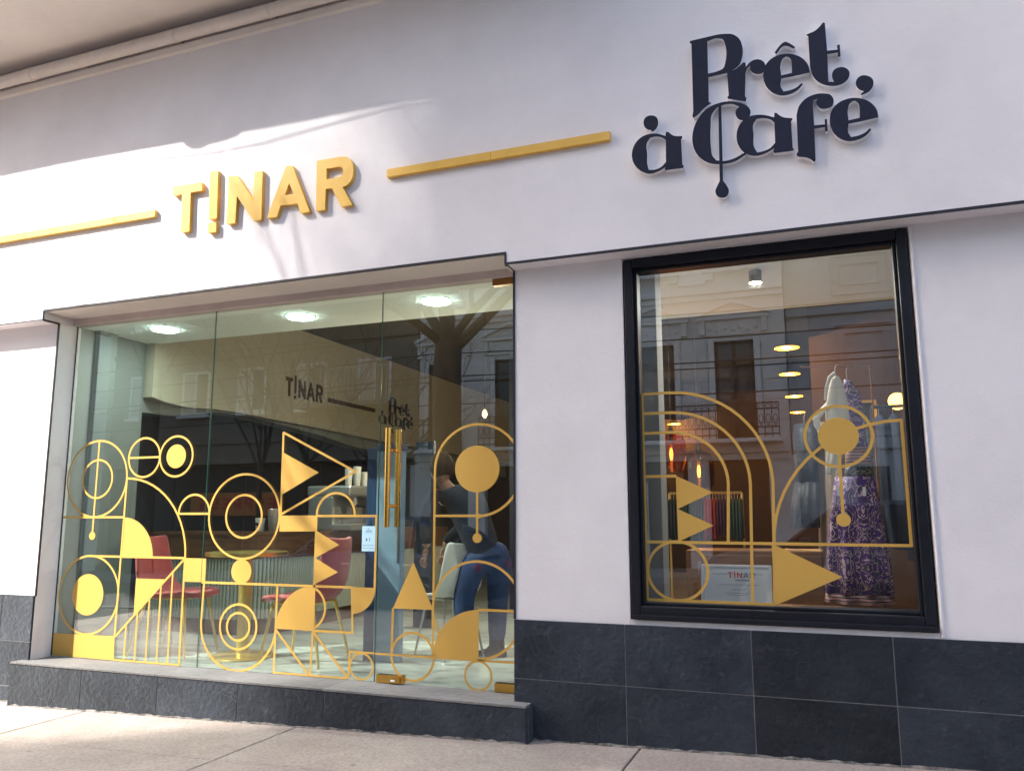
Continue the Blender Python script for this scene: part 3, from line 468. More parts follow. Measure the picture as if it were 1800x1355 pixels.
def slab(x0, x1, y0, y1):
    g = .005; mb = MB()
    x0 += g; x1 -= g; y0 += g; y1 -= g
    mb.add([(x0,y0,gz(x0)-.06),(x1,y0,gz(x1)-.06),(x1,y1,gz(x1)-.06),(x0,y1,gz(x0)-.06),(x0,y0,gz(x0)),(x1,y0,gz(x1)),(x1,y1,gz(x1)),(x0,y1,gz(x0))],
           [(0,3,2,1),(4,5,6,7),(0,1,5,4),(1,2,6,5),(2,3,7,6),(3,0,4,7)])
    return mb.mesh('slab', bevel=.004, seg=1)
xj = [-10.01, -8.29, -6.57, -4.85, -3.13, -1.02, .70, 2.42, 4.14]
yj = [-5.47, -4.13, -2.41, -.69, .14]
for i in range(len(xj)-1):
    for j in range(len(yj)-1):
        obj('slab', slab(xj[i], xj[i+1], yj[j], yj[j+1]), M_['pave'], pav)

# ---------------------------------------------------------------- the shop building
XL, XR = -5.54, -1.738            # doorway opening
LW = .1375                        # plane of the lower walls
bld = thing('shop_building', 'white plastered shop front with slate plinth, glass entrance and black framed window', 'building')
fas = MB()
fas.prism([(-11, 2.70), (XL-.008, 2.70), (XL-.008, 2.768), (XR+.004, 2.768), (XR+.004, 2.70), (5, 2.70), (5, 7.5), (-11, 7.5)], 'y', 0, .30)
obj('fascia', fas.mesh('fascia', bevel=.006, seg=2), M_['wall'], bld)
lw = MB()
lw.box(-11, XL, LW, .345, -.4, 2.705)
obj('wall', lw.mesh('wall', bevel=.005), M_['wall'], bld)
rw = MB()
WX0, WX1, WZ0, WZ1 = -1.058, .455, .652, 2.692
rw.box(XR, WX0, LW, .36, -.4, 2.705); rw.box(WX1, 5, LW, .36, -.4, 2.705); rw.box(WX0, WX1, LW, .36, -.4, WZ0); rw.box(WX0, WX1, LW+.001, .36, WZ1, 2.704)
obj('wall', rw.mesh('wall', bevel=.004), M_['wall'], bld)
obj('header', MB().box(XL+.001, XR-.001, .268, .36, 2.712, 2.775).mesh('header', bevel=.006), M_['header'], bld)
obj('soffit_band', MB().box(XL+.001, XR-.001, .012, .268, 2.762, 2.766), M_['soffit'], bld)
obj('window_bead', MB().tube([(WX1+.012, LW-.002, WZ0-.02), (WX1+.012, LW-.002, 2.69)], .009, 8).mesh('bead', smooth=True), M_['wall'], bld)

# black edge lines
tr = M_['trim']
def trim(*b): obj('edge_trim', MB().box(*b), tr, bld)
trim(XR+.006, 5, -.004, .006, 2.6975, 2.712)
trim(-11, XL-.010, -.003, .006, 2.698, 2.7045)
trim(XL-.010, XR+.004, -.004, .006, 2.7655, 2.7785)
trim(XR-.006, XR+.006, -.004, .006, 2.6975, 2.7655)
trim(XL-.012, XL-.002, -.004, .006, 2.698, 2.7655)
trim(XR-.006, XR+.006, .006, LW-.004, 2.6915, 2.7055)
trim(XL-.014, XL-.002, .006, LW-.004, 2.6915, 2.7055)
trim(XR-.004, XR+.009, LW-.006, LW+.006, .627, 2.703)
trim(XL-.007, XL+.004, LW-.006, LW+.006, .63, 2.703)

# slate plinth: grout bed with single tiles
def tile(parent, x0, x1, y0, y1, z0, z1, m='slate', g=.0022, bev=.0015, dy=0):
    me = MB().box(x0+g, x1-g, y0+dy, y1, z0+g, z1-g).mesh('tile', bevel=bev, seg=1)
    return obj('tile', me, M_[m], parent)
pl = obj('plinth', MB().box(XR+.002, 5, .1236, .139, -.3, .6245), M_['grout'], bld)
xs = [XR, -1.09, -.425, .243, .910, 1.577, 2.244, 2.9]
for i in range(len(xs)-1):
    for z0, z1 in ((-.12, .304), (.304, .628)):
        tile(pl, xs[i], xs[i+1], .1215, .137, z0, z1, dy=random.uniform(-.001, .001))
pl2 = obj('plinth', MB().box(-11, XL-.003, .1236, .139, -.4, .634), M_['grout'], bld)
xs = [-8.52, -7.86, -7.19, -6.52, -5.86, XL]
for i in range(len(xs)-1):
    for z0, z1 in ((-.34, -.015), (-.015, .305), (.305, .637)):
        tile(pl2, xs[i], xs[i+1], .1215, .137, z0, z1, dy=random.uniform(-.001, .001))

# entrance step
SX0, SX1, SY, SZ = -5.605, -1.632, .03, .178
st = obj('step', MB().box(SX0+.006, SX1-.006, SY+.0035, .36, -.4, SZ-.014), M_['grout'], bld)
xs = [SX0, -4.911, -4.233, -3.581, -2.936, -2.286, SX1]
for i in range(len(xs)-1):
    tile(st, xs[i], xs[i+1], SY, SY+.016, -.30, SZ-.012, dy=random.uniform(0, .001))
xs2 = [SX0, -4.25, -2.95, SX1]
for i in range(len(xs2)-1):
    x0, x1 = xs2[i], xs2[i+1]
    a, b = (x0 if i else XL+.001), (x1 if i < 2 else XR-.001)
    pm = MB().prism([(x0+.001, SY-.004), (x1-.001, SY-.004), (x1-.001, .120), (b, .1205), (b, .335), (a, .335), (a, .1205), (x0+.001, .120)], 'z', SZ-.012, SZ)
    obj('tread', pm.mesh('tread', bevel=.0025, seg=1), M_['slate_top'], st)
tile(st, SX1-.001, SX1+.011, SY, .121, -.30, SZ-.0125)

# dirt line where the stone meets the pavement
def base_line(x0, x1, y, par):
    rr = random.Random(int(x0*100)); mb = MB(); n = int((x1-x0)/.04); rowa, rowb = [], []
    for k in range(n+1):
        x = x0 + (x1-x0)*k/n; rowa.append((x, y - rr.uniform(.002, .012), gz(x)+.001)); rowb.append((x, y - .0008, gz(x) + rr.uniform(.004, .016)))
    mb.add(rowa+rowb, [(k, k+1, n+2+k, n+1+k) for k in range(n)])
    return obj('dirt_line', mb.mesh('dirt_line'), M_['dirt'], par)
base_line(SX0, SX1, SY, st); base_line(SX1+.012, 5, .1205, pl); base_line(-8.5, SX0, .1205, pl2)

# balcony above with a painted pipe in the corner
bal = MB()
bal.prism([(-11, -.70), (-6.2, -.715), (-4.2, -.757), (-1.0, -.775), (-1.0, 0), (-11, 0)], 'z', 4.87, 5.02)
bo = obj('balcony', bal.mesh('balcony', bevel=.01), M_['soffit'], bld)
lump = MB().prism([(-5.16, 4.868), (-5.10, 4.83), (-5.02, 4.822), (-4.94, 4.84), (-4.80, 4.845), (-4.66, 4.868)], 'y', -.757, -.70)  # lump added on the slab edge to put a bump in its shadow
obj('shadow_lump', lump.mesh('shadow_lump', bevel=.006), M_['soffit'], bo)
cs = MB().prism([(0.001, 4.640), (-.022, 4.650), (-.030, 4.695), (-.012, 4.702), (.001, 4.702)], 'x', -11, 4.9)
obj('moulding', cs.mesh('moulding'), M_['soffit'], bld)
pp = obj('pipe', MB().tube([(-11, -.075, 4.742), (-8, -.075, 4.735), (-5.9, -.078, 4.737), (-4.6, -.073, 4.742), (-3, -.076, 4.738), (4.9, -.075, 4.744)], .046, 14).mesh('pipe', smooth=True), M_['pipe'], bld)
obj('pipe_collar', MB().tube([(-5.86, -.078, 4.737), (-5.80, -.078, 4.737)], .051, 14).mesh('collar', smooth=True), M_['pipe'], pp)
for x in (-5.3, -4.35, -3.5):
    obj('pipe_clip', MB().box(x-.012, x+.012, -.02, .0, 4.70, 4.79).tube([(x-.011, -.075, 4.739), (x+.011, -.075, 4.739)], .0495, 14).mesh('pipe_clip'), M_['pipe'], pp)
cbl = obj('cable', MB().tube([(-9 + .5*i, -.80 + .02*math.sin(i*1.3), 4.862 - .012*math.sin(i*.9)) for i in range(17)], .006, 6).mesh('cable', smooth=True), M_['trim'])
tag(cbl, 'thin black cable strung below the edge of the balcony slab', 'cable')

# ---------------------------------------------------------------- glass front with gold vinyl drawing
GY0, GY1 = .310, .322
DY = .3092
_layer = [0]
def _flat(verts2, faces, name, parent, y=None):
    """thin vinyl piece from a triangulated outline in x, z"""
    k = _layer[0] = (_layer[0] + 1) % 12
    y = (DY if y is None else y) - .00012 * k
    n = len(verts2)
    mb = MB()
    mb.add([(p[0], y, p[1]) for p in verts2] + [(p[0], y + .0004, p[1]) for p in verts2],
           faces + [tuple(i + n for i in reversed(f)) for f in faces])
    return obj(name, mb.mesh(name), M_['vinyl'], parent)
def dpoly(parent, pts, name='vinyl_shape', y=None): return _flat(pts, [tuple(range(len(pts)))], name, parent, y)
def stroke(parent, pts, w=.0155, closed=False, name='vinyl_line', y=None):
    m = len(pts); L, Rr = [], []
    for i in range(m):
        if closed: a, b = Vector(pts[i-1]), Vector(pts[(i+1) % m])
        else: a, b = Vector(pts[max(i-1, 0)]), Vector(pts[min(i+1, m-1)])
        d = (b - a).normalized(); nn = Vector((-d.y, d.x)) * (w/2)
        if 0 < i < m-1 or closed:
            d1 = (Vector(pts[i]) - Vector(pts[i-1])).normalized(); c = max(.45, abs(d1.dot(d)))
            nn = nn / c
        p = Vector(pts[i]); L.append(tuple(p + nn)); Rr.append(tuple(p - nn))
    vv = L + Rr
    ff = [(i, (i+1) % m, (i+1) % m + m, i + m) for i in range(m if closed else m-1)]
    return _flat(vv, ff, name, parent, y)
AR = 1.035
def ell(cx, cz, r, a0=0, a1=360, n=56):
    k = max(6, int(n*abs(a1-a0)/360))
    return [(cx + r*AR*math.cos(R(a0+(a1-a0)*i/k)), cz + r*math.sin(R(a0+(a1-a0)*i/k))) for i in range(k+1)]
def ring(parent, cx, cz, r, w=.0155, y=None): return stroke(parent, ell(cx, cz, r)[:-1], w, True, 'vinyl_ring', y)
def arc(parent, cx, cz, r, a0, a1, pre=(), post=(), w=.0155, y=None): return stroke(parent, list(pre)+ell(cx, cz, r, a0, a1)+list(post), w, False, 'vinyl_arc', y)
def disc(parent, cx, cz, r, y=None): return dpoly(parent, ell(cx, cz, r)[:-1], 'vinyl_disc', y)
def sector(parent, cx, cz, r, a0, a1, y=None): return dpoly(parent, [(cx, cz)] + ell(cx, cz, r, a0, a1), 'vinyl_quarter', y)
def line(parent, *pts, **k): return stroke(parent, list(pts), **k)

def pane(name, x0, x1, z0, z1, m='glass', y0=GY0, y1=GY1, lab=None):
    o = obj(name, MB().box(x0, x1, y0, y1, z0, z1), M_[m], bld)
    if lab: o['label'] = lab
    return o
gl1 = pane('glass_panel', XL-.01, -4.1665, SZ+.002, 2.716)
gl2 = pane('glass_panel', -4.1635, -2.7585, SZ+.002, 2.716)
door = pane('glass_door', -2.7535, XR+.004, SZ+.008, 2.726)
for x, p in ((-4.165, gl1), (-2.756, gl2)):
    obj('glass_joint', MB().box(x-.0012, x+.0012, GY0-.0006, GY1, SZ+.003, 2.714), M_['glass_edge'], p)
obj('edge_seal', MB().box(XL+.0005, XL+.008, GY0-.006, GY0-.0005, SZ+.003, 2.711), M_['trim'], gl1)
obj('edge_seal', MB().box(XR-.006, XR-.0005, GY0-.006, GY0-.0005, SZ+.003, 2.711), M_['trim'], door)

# first panel
p = gl1
ring(p, -5.216, 1.497, .289); ring(p, -5.210, 1.495, .144)
line(p, (-5.217, 1.785), (-5.219, 1.09)); disc(p, -5.219, 1.069, .030)
line(p, (-5.53, 1.207), (-4.915, 1.207))
ring(p, -4.760, 1.646, .145); line(p, (-4.905, 1.646), (-4.613, 1.646))
ring(p, -4.457, 1.647, .147); disc(p, -4.457, 1.647, .087)
arc(p, -4.915, .917, .577, 90, 0)
line(p, (-4.913, 1.50), (-4.926, .345))
sector(p, -4.918, .917, .289, 90, 0)
line(p, (-5.216, .919), (-4.318, .919))
ring(p, -5.214, .636, .285); disc(p, -5.220, .637, .150)
dpoly(p, [(-5.535, .185), (-4.918, .183), (-4.926, .352), (-5.535, .345)], 'vinyl_panel')
line(p, (-4.320, .917), (-4.924, .347))
dpoly(p, [(-4.760, .766), (-4.487, .767), (-4.760, .508)], 'vinyl_triangle')
dpoly(p, [(-4.321, .919), (-4.1675, .919), (-4.1675, .756), (-4.315, .755)], 'vinyl_panel')
line(p, (-4.320, .92), (-4.319, .185))
for x in (-4.824, -4.725, -4.621, -4.524, -4.423):
    line(p, (x, .184), (x, .347 + (x+4.924)*.9437), w=.013)
line(p, (-4.920, .187), (-4.315, .187), w=.012)
arc(p, -4.264, 1.233, .133, 180, 0); line(p, (-4.402, 1.231), (-4.1675, 1.231))
# second panel
p = gl2
dpoly(p, [(-4.1625, .919), (-4.132, .918), (-4.130, .758), (-4.1625, .757)], 'vinyl_panel')
line(p, (-4.1625, 1.231), (-4.126, 1.231))
ring(p, -3.825, 1.213, .291); ring(p, -3.824, 1.212, .147)
line(p, (-4.160, .755), (-2.93, .755))
disc(p, -3.822, .837, .082)
ring(p, -3.827, .468, .148); ring(p, -3.828, .468, .091)
arc(p, -3.832, .482, .303, 180, 360, pre=[(-4.138, .757)], post=[(-3.518, .757)])
line(p, (-3.520, 1.79), (-3.515, 1.215)); line(p, (-3.520, 1.786), (-2.934, 1.504), (-3.515, 1.224))
dpoly(p, [(-3.516, 1.648), (-3.222, 1.504), (-3.514, 1.358)], 'vinyl_triangle')
dpoly(p, [(-3.520, 1.217), (-3.224, 1.217), (-3.228, 1.112), (-3.520, 1.110)], 'vinyl_panel')
arc(p, -3.077, 1.222, .142, 180, 0)
line(p, (-3.232, 1.214), (-2.7595, 1.213)); line(p, (-2.7660, 1.22), (-2.7660, .755))
line(p, (-3.226, 1.217), (-3.221, .468))
dpoly(p, [(-3.224, 1.117), (-3.041, 1.025), (-3.228, .937)], 'vinyl_triangle'); dpoly(p, [(-3.228, .940), (-3.044, .849), (-3.230, .764)], 'vinyl_triangle')
sector(p, -3.222, .469, .288, 180, 90)
arc(p, -3.280, .613, .140, 90, -90, pre=[(-3.30, .753)], post=[(-3.30, .473)])
line(p, (-3.228, .470), (-2.922, .471), (-2.936, .758))
sector(p, -2.934, .757, .168, 0, -90)
line(p, (-3.518, .757), (-3.520, .19)); line(p, (-3.519, .465), (-3.240, .188)); line(p, (-3.223, .469), (-3.235, .188)); line(p, (-3.223, .466), (-2.946, .190))
line(p, (-3.527, .188), (-2.95, .188), w=.012)
line(p, (-2.7595, .354), (-2.940, .353), (-2.943, .187), w=.013); ring(p, -2.850, .268, .080, w=.012)
# the door
p = door
line(p, (-2.752, .352), (-1.745, .352), w=.013)
ring(p, -2.486, .348, .143); ring(p, -2.040, .263, .084, w=.013)
dpoly(p, [(-2.490, .925), (-2.630, .634), (-2.346, .636)], 'vinyl_triangle')
line(p, (-2.630, .637), (-2.634, .36)); line(p, (-2.349, .637), (-2.345, .356))
def clip_r(pts, x): return [q for q in pts if q[0] <= x]
stroke(p, [(-2.345, .662)] + clip_r(ell(-2.050, 1.497, .286, 180, 0), -1.745), name='vinyl_arc')
stroke(p, [(-2.348, 1.213), (-2.050, 1.213)] + clip_r(ell(-2.050, 1.497, .286, 270, 360), -1.745), name='vinyl_arc')
disc(p, -2.053, 1.503, .146); line(p, (-2.051, 1.37), (-2.050, 1.10)); disc(p, -2.050, 1.077, .0295)
stroke(p, clip_r(ell(-2.050, .648, .288, 215, 8), -1.745), name='vinyl_arc')
stroke(p, clip_r(ell(-2.050, .648, .290, 272, 350), -1.745), name='vinyl_arc')
sector(p, -2.038, .350, .297, 180, 90); line(p, (-2.040, .648), (-1.745, .648))
# fittings
def fitting(nm, x0, x1, y0, y1, z0, z1, m='brass', par=None):
    return obj(nm, MB().box(x0, x1, y0, y1, z0, z1).mesh(nm, bevel=.003), M_[m], par or door)
fitting('hinge', -1.928, XR-.007, .292, .340, SZ+.004, .232)
fitting('hinge', -1.945, XR-.007, .292, .340, 2.668, 2.724, 'bronze')
fitting('lock', -2.733, -2.545, .294, .338, SZ+.003, .230); fitting('lock_cover', -2.640, -2.560, .280, .2935, SZ+.008, .222)
obj('lock_label', MB().box(-2.622, -2.592, .2785, .2798, .196, .208), M_['white'], door)
fitting('top_catch', -2.60, -2.57, .300, .309, 2.715, 2.729, 'bronze')
for s, nm in ((-1, 'handle'), (1, 'handle')):
    yy = GY0 - .062 if s < 0 else GY1 + .062
    h = obj(nm, MB().tube([(-2.655, yy, 1.142), (-2.655, yy, 1.778)], .0185, 16).mesh('handle', smooth=True), M_['brass'], door)
    for z in (1.275, 1.635):
        obj('handle_post', MB().tube([(-2.655, yy - s*.014, z), (-2.655, GY0 if s < 0 else GY1, z)], .011, 10).mesh('handle_post', smooth=True), M_['brass'], door)
# pale notice stuck on the glass beside the door
nt = MB().box(-2.868, -2.7685, GY0-.0040, GY0-.0034, .987, 1.148)
nme = nt.mesh('notice')
no = obj('notice', nme, mat('notice_paper', (.42, .66, .80), .5), gl2)
no['label'] = 'pale blue notice with small printed marks stuck on the glass'
nm2 = MB()
def mk(x0, x1, z0, z1): nm2.box(-2.868+x0, -2.868+x1, GY0-.0046, GY0-.0041, .987+z0, .987+z1)
mk(.040, .048, .143, .146); mk(.048, .056, .140, .143); mk(.028, .072, .128, .132); mk(.022, .078, .118, .120)
mk(.030, .040, .066, .078); mk(.033, .037, .078, .085); mk(.056, .060, .064, .086)
for i in range(5):
    for j in range(2): mk(.012+i*.017, .018+i*.017, .018+j*.018, .023+j*.018)
obj('notice_print', nm2.mesh('notice_print'), mat('print_ink', (.03, .05, .10), .6), gl2)

# ---------------------------------------------------------------- display window
win = group('display_window', bld)
fm = MB()
FX0, FX1, FZ0, FZ1 = -1.050, .446, .662, 2.684
def ringframe(mb, x0, x1, z0, z1, w, y0, y1):
    mb.box(x0, x0+w, y0, y1, z0, z1); mb.box(x1-w, x1, y0, y1, z0, z1)
    mb.box(x0+w, x1-w, y0, y1, z0, z0+w); mb.box(x0+w, x1-w, y0, y1, z1-w, z1)
for nm, (x0, x1, z0, z1) in dict(a=(FX0, FX0+.052, FZ0, FZ1), b=(FX1-.052, FX1, FZ0, FZ1), c=(FX0+.052, FX1-.052, FZ0, FZ0+.066), d=(FX0+.052, FX1-.052, FZ1-.052, FZ1)).items():
    obj('frame_bar', MB().box(x0, x1, .128, .262, z0, z1).mesh('frame_bar', bevel=.007), M_['frame'], win)
ix0, ix1, iz0, iz1 = FX0+.052, FX1-.052, FZ0+.066, FZ1-.052
for (x0, x1, z0, z1) in ((ix0, ix0+.018, iz0, iz1), (ix1-.018, ix1, iz0, iz1), (ix0+.018, ix1-.018, iz0, iz0+.018), (ix0+.018, ix1-.018, iz1-.018, iz1)):
    obj('glazing_bead', MB().box(x0, x1, .160, .250, z0, z1).mesh('glazing_bead', bevel=.005), M_['frame'], win)
obj('sill_strip', MB().box(FX0-.004, FX1+.004, .112, .134, FZ0-.006, FZ0+.022).mesh('sill_strip', bevel=.006), M_['frame'], win)
GW = .205
wp = obj('pane', MB().box(ix0+.008, ix1-.008, GW, GW+.008, iz0+.008, iz1-.008), M_['glass_win'], win)
wy = GW - .0008
p = win
line(p, (-.976, 1.90), (-.977, .752), y=wy); line(p, (-.977, .755), (-.300, .752), y=wy)
arc(p, -.815, 1.385, .515, 90, 0, pre=[(-.976, 1.90)], post=[(-.304, .752)], y=wy)
arc(p, -.815, 1.385, .402, 90, 0, pre=[(-.976, 1.787)], post=[(-.416, .752)], y=wy)
arc(p, -.815, 1.385, .290, 90, 0, pre=[(-.976, 1.675)], post=[(-.529, 1.065)], y=wy)
line(p, (-.976, 1.430), (-.796, 1.430), y=wy)
dpoly(p, [(-.798, 1.431), (-.600, 1.338), (-.793, 1.249), (-.602, 1.159), (-.797, 1.070)], 'vinyl_crown', y=wy)
line(p, (-.976, 1.068), (.369, 1.062), y=wy)
ring(p, -.806, .913, .158, y=wy)
dpoly(p, [(-.305, 1.066), (.034, .901), (-.303, .748)], 'vinyl_triangle', y=wy)
arc(p, .362, 1.062, .632, 180, 90, y=wy); line(p, (.362, 1.70), (.364, 1.058), y=wy)
ring(p, .056, 1.622, .159, y=wy); disc(p, .056, 1.623, .097, y=wy)
line(p, (.056, 1.53), (.055, 1.21), y=wy); disc(p, .056, 1.189, .034, y=wy)

# ---------------------------------------------------------------- signs on the wall
gs = thing('gold_letter_sign', 'raised gold letters TINAR with an exclamation mark for the I, on the fascia', 'sign', (-3.6, 0, 3.3))
def at_parent(me, par):
    for v in me.vertices: v.co = v.co - par.location
    return me
names = {'T': 'letter_t', '!1': 'exclamation_bar', '!2': 'exclamation_dot', 'N': 'letter_n', 'A': 'letter_a', 'R': 'letter_r'}
for k, cs_ in GOLD_LETTERS.items():
    obj(names[k], at_parent(curve_mesh(names[k], cs_, -.033, .0328), gs), M_['gold_sign'], gs)
for x0, x1, x2, lab in ((-2.549, -1.824, -1.075, 'long gold bar on the fascia between the gold letters and the navy letters'),
                        (-6.9, -5.511, -4.474, 'gold bar on the sunlit fascia left of the gold letters')):
    gb = thing('gold_bar', lab, 'sign bar', (x0, 0, 3.393), group='gold bars on the fascia')
    obj('bar_segment', MB().box(0, x1-x0-.0008, -.031, -.0005, -.026, .028).mesh('bar_segment', bevel=.0015, seg=1), M_['gold_sign'], gb)
    obj('bar_segment', MB().box(x1-x0+.0008, x2-x0, -.030, -.0005, -.026, .028).mesh('bar_segment', bevel=.0015, seg=1), M_['gold_sign'], gb)
ns = thing('navy_letter_sign', 'raised navy letters in two lines with a spoon through the C, on the fascia', 'sign', (-.2, 0, 3.4))
nn_ = {'P': 'letter_p', 'r': 'letter_r', 'e': 'letter_e', 'circumflex': 'circumflex', 't': 'letter_t', 'accent_acute': 'acute_accent', 'accent_grave': 'grave_accent', 'a1': 'letter_a', 'C': 'letter_c', 'spoon': 'spoon', 'a2': 'letter_a', 'f': 'letter_f', 'e2': 'letter_e'}
for i, (k, cs_) in enumerate(NAVY_LETTERS.items()):
    me = at_parent(curve_mesh(nn_[k], cs_, -.033 - .0004*i, .0328 + .0004*i), ns)
    me.materials.append(M_['navy']); me.materials.append(M_['acrylic'])
    for pgn in me.polygons: pgn.material_index = 0 if pgn.normal.y < -.9 else 1
    obj(nn_[k], me, None, ns)
# ---------------------------------------------------------------- interior shell
FZ = .172
I = {}
I['floor'] = marble('marble_floor', (.46, .475, .45), (.22, .22, .21))
I['wall'] = mat('interior_wall', (.19, .205, .196), .8, var=.05, scale=2, bump=.05)
I['beige'] = mat('beige_wall', (.42, .38, .30), .85, var=.06, scale=2, bump=.05)
I['ceil'] = mat('ceiling_paint', (.86, .89, .85), .9, var=.02, scale=2)
I['dark'] = mat('navy_wall', (.012, .015, .028), .6, var=.2, scale=4)
I['brown'] = mat('brown_wall', (.12, .062, .030), .8, var=.12, scale=3)
I['brownc'] = mat('brown_ceiling', (.07, .052, .035), .9, var=.1, scale=3)
I['wood'] = mat('walnut', (.13, .058, .025), .4, var=.35, scale=3, stretch=(1, 1, 9), bump=.05)
I['cream'] = mat('cream_flutes', (.38, .385, .32), .55, var=.04, scale=8)
I['velvet'] = mat('coral_velvet', (.42, .06, .06), .75, var=.15, scale=10, sheen=.25, bump=.06, bscale=90)
I['gold'] = mat('gold_metal', (.72, .50, .13), .32, metal=.65, var=.04, scale=20)
I['goldtop'] = mat('gold_table_rim', (.82, .62, .22), .3, metal=1)
I['tabletop'] = mat('dark_table_top', (.06, .05, .045), .3)
I['paper'] = mat('paper_cup', (.75, .72, .66), .6)
I['steel'] = mat('steel', (.55, .55, .54), .35, metal=.9)
I['bluepan'] = mat('pale_blue_panel', (.20, .30, .42), .35, var=.05, scale=3)
I['bluedk'] = mat('deep_blue_edge', (.02, .05, .13), .35)
I['black'] = mat('black_plastic', (.012, .012, .014), .45)

struct('interior_floor', MB().box(-7.6, 3.0, .335, 11.6, FZ-.1, FZ), I['floor'])
iw = []
struct('interior_wall', MB().box(-6.35, -6.05, .347, 1.52, FZ, 3.6), I['wall'])
struct('interior_wall', MB().box(-7.6, -6.3, 1.40, 1.53, FZ, 3.6), I['dark'])
struct('interior_wall', MB().box(-6.98, -6.88, 1.53, 11.5, FZ, 3.6), I['dark'])
struct('interior_wall', MB().box(-7.6, 3.0, 11.0, 11.2, FZ, 3.6), I['brown'])
struct('interior_wall', MB().box(2.1, 2.3, .361, 11.0, FZ, 3.6), I['brown'])
struct('interior_wall', MB().box(-.12, 2.1, 4.6, 4.72, FZ, 3.45), mat('orange_wall', (.10, .048, .018), .8, var=.1, scale=3))
cl = MB(); cl.prism([(-6.05, .362), (2.1, .362), (2.1, 2.36), (-1.45, 2.36), (-1.45, 1.575), (-6.05, 1.575)], 'z', 2.85, 3.0)
struct('ceiling', cl, I['ceil'])
struct('ceiling', MB().box(-7.6, 3.0, .31, 11.3, 3.46, 3.6), I['brownc'])
# bulkhead with the arched lower edge over the bar
arch = [(1.53, 2.33), (1.70, 2.300), (2.0, 2.285), (2.41, 2.315), (2.77, 2.322), (3.25, 2.312), (4.26, 2.30), (6.0, 2.26), (11.0, 2.22)]
bk = MB().prism(arch + [(11.0, 3.46), (1.53, 3.46)], 'x', -6.07, -5.95)
struct('bulkhead_wall', bk, I['beige'])
lip = [(1.54, 2.19), (1.94, 2.20), (2.25, 2.25), (2.58, 2.312), (3.14, 2.318), (3.77, 2.285), (4.49, 2.232), (5.31, 2.147), (11.0, 1.95)]
bk2 = MB().prism(lip + [(11.0, 3.4), (1.54, 3.4)], 'x', -6.30, -6.08)
struct('bulkhead_wall', bk2, I['wall'])
# pier inside the display window
struct('interior_pier', MB().box(-1.45, -.935, .48, .66, FZ, 2.85), mat('grey_pier', (.22, .22, .215), .8))
struct('window_platform', MB().box(-1.10, .52, .362, .62, FZ, .715), I['wood'])
struct('interior_wall', MB().box(.50, .56, .362, .70, .72, 2.84), I['wall'])
# column strip and cornice on the left wall
obj_ = struct('wall_pilaster', MB().box(-6.05, -5.99, .93, 1.12, FZ, 2.85), I['wall'])

# ---------------------------------------------------------------- interior sign (brown letters on the bulkhead)
si = thing('interior_letter_sign', 'small dark brown letters and bar on the beige wall over the bar', 'sign', (-5.95, 3.6, 2.6))
bm_ = mat('dark_brown_letters', (.05, .022, .010), .6)
gx = [q for cs_ in GOLD_LETTERS.values() for c in cs_ for q in c]
g0, g1, gz0, gz1 = min(q[0] for q in gx), max(q[0] for q in gx), min(q[1] for q in gx), max(q[1] for q in gx)
def wall_text(letters, x0, x1, z0, z1, y0, y1, w0, w1, m, names_):
    """maps wall outlines (x,z) onto the bulkhead face (y,z)"""
    for k, cs_ in letters.items():
        cc = [[(y0 + (q[0]-x0)/(x1-x0)*(y1-y0), w0 + (q[1]-z0)/(z1-z0)*(w1-w0)) for q in c] for c in cs_]
        me = curve_mesh(names_[k], cc, 0, .006)
        for v in me.vertices: v.co = Vector((-5.949 + (.006 - v.co.y), v.co.x, v.co.z)) - si.location
        obj(names_[k], me, m, si)
wall_text(GOLD_LETTERS, g0, g1, gz0, gz1, 3.56, 4.32, 2.595, 2.885, bm_, names)
obj('bar_segment', MB().box(.001, .007, .84, 2.02, .05, .105), bm_, si)
nx = [q for cs_ in NAVY_LETTERS.values() for c in cs_ for q in c]
wall_text(NAVY_LETTERS, min(q[0] for q in nx), max(q[0] for q in nx), min(q[1] for q in nx), max(q[1] for q in nx), 5.72, 6.75, 2.40, 2.93, M_['navy'], nn_)

# ---------------------------------------------------------------- lamps
def emit_mat(name, col, s): return mat(name, col, .5, emit=col, estr=s)
E_cool = emit_mat('cool_light', (.80, 1.0, .92), 26)
E_warm = emit_mat('warm_light', (1.0, .42, .02), 3.0)
E_bulb = emit_mat('filament', (1.0, .36, .05), 6)
places = ('nearest the left jamb', 'in the middle of the entrance ceiling', 'above the glass door')
def lamp_light(name, par, kind, watts, col, size, loc=(0, 0, 0)):
    ld = bpy.data.lights.new(name, kind); ld.energy = watts; ld.color = col
    if kind == 'AREA': ld.shape = 'DISK'; ld.size = size
    else: ld.shadow_soft_size = size
    lo = bpy.data.objects.new(name, ld); COL.objects.link(lo); lo.parent = par; lo.location = loc
    return lo
for (x, y), w in zip(((-5.41, 1.09), (-4.02, 1.14), (-2.75, 1.10)), places):
    t = thing('ceiling_light', 'round white ceiling downlight ' + w, 'ceiling light', (x, y, 2.85), group='round downlights in the entrance ceiling')
    obj('trim_ring', MB().lathe([(.110, -.001), (.122, -.001), (.122, -.005), (.118, -.007), (.110, -.004)], n=32).mesh('trim_ring', smooth=True), M_['white'], t)
    obj('diffuser', MB().lathe([(.108, -.002), (.108, -.015), (.06, -.019)], n=32).mesh('diffuser', smooth=True), E_cool, t)
    lamp_light('lamp_light', t, 'AREA', 4, (.92, 1.0, .94), .12, (0, 0, -.023))
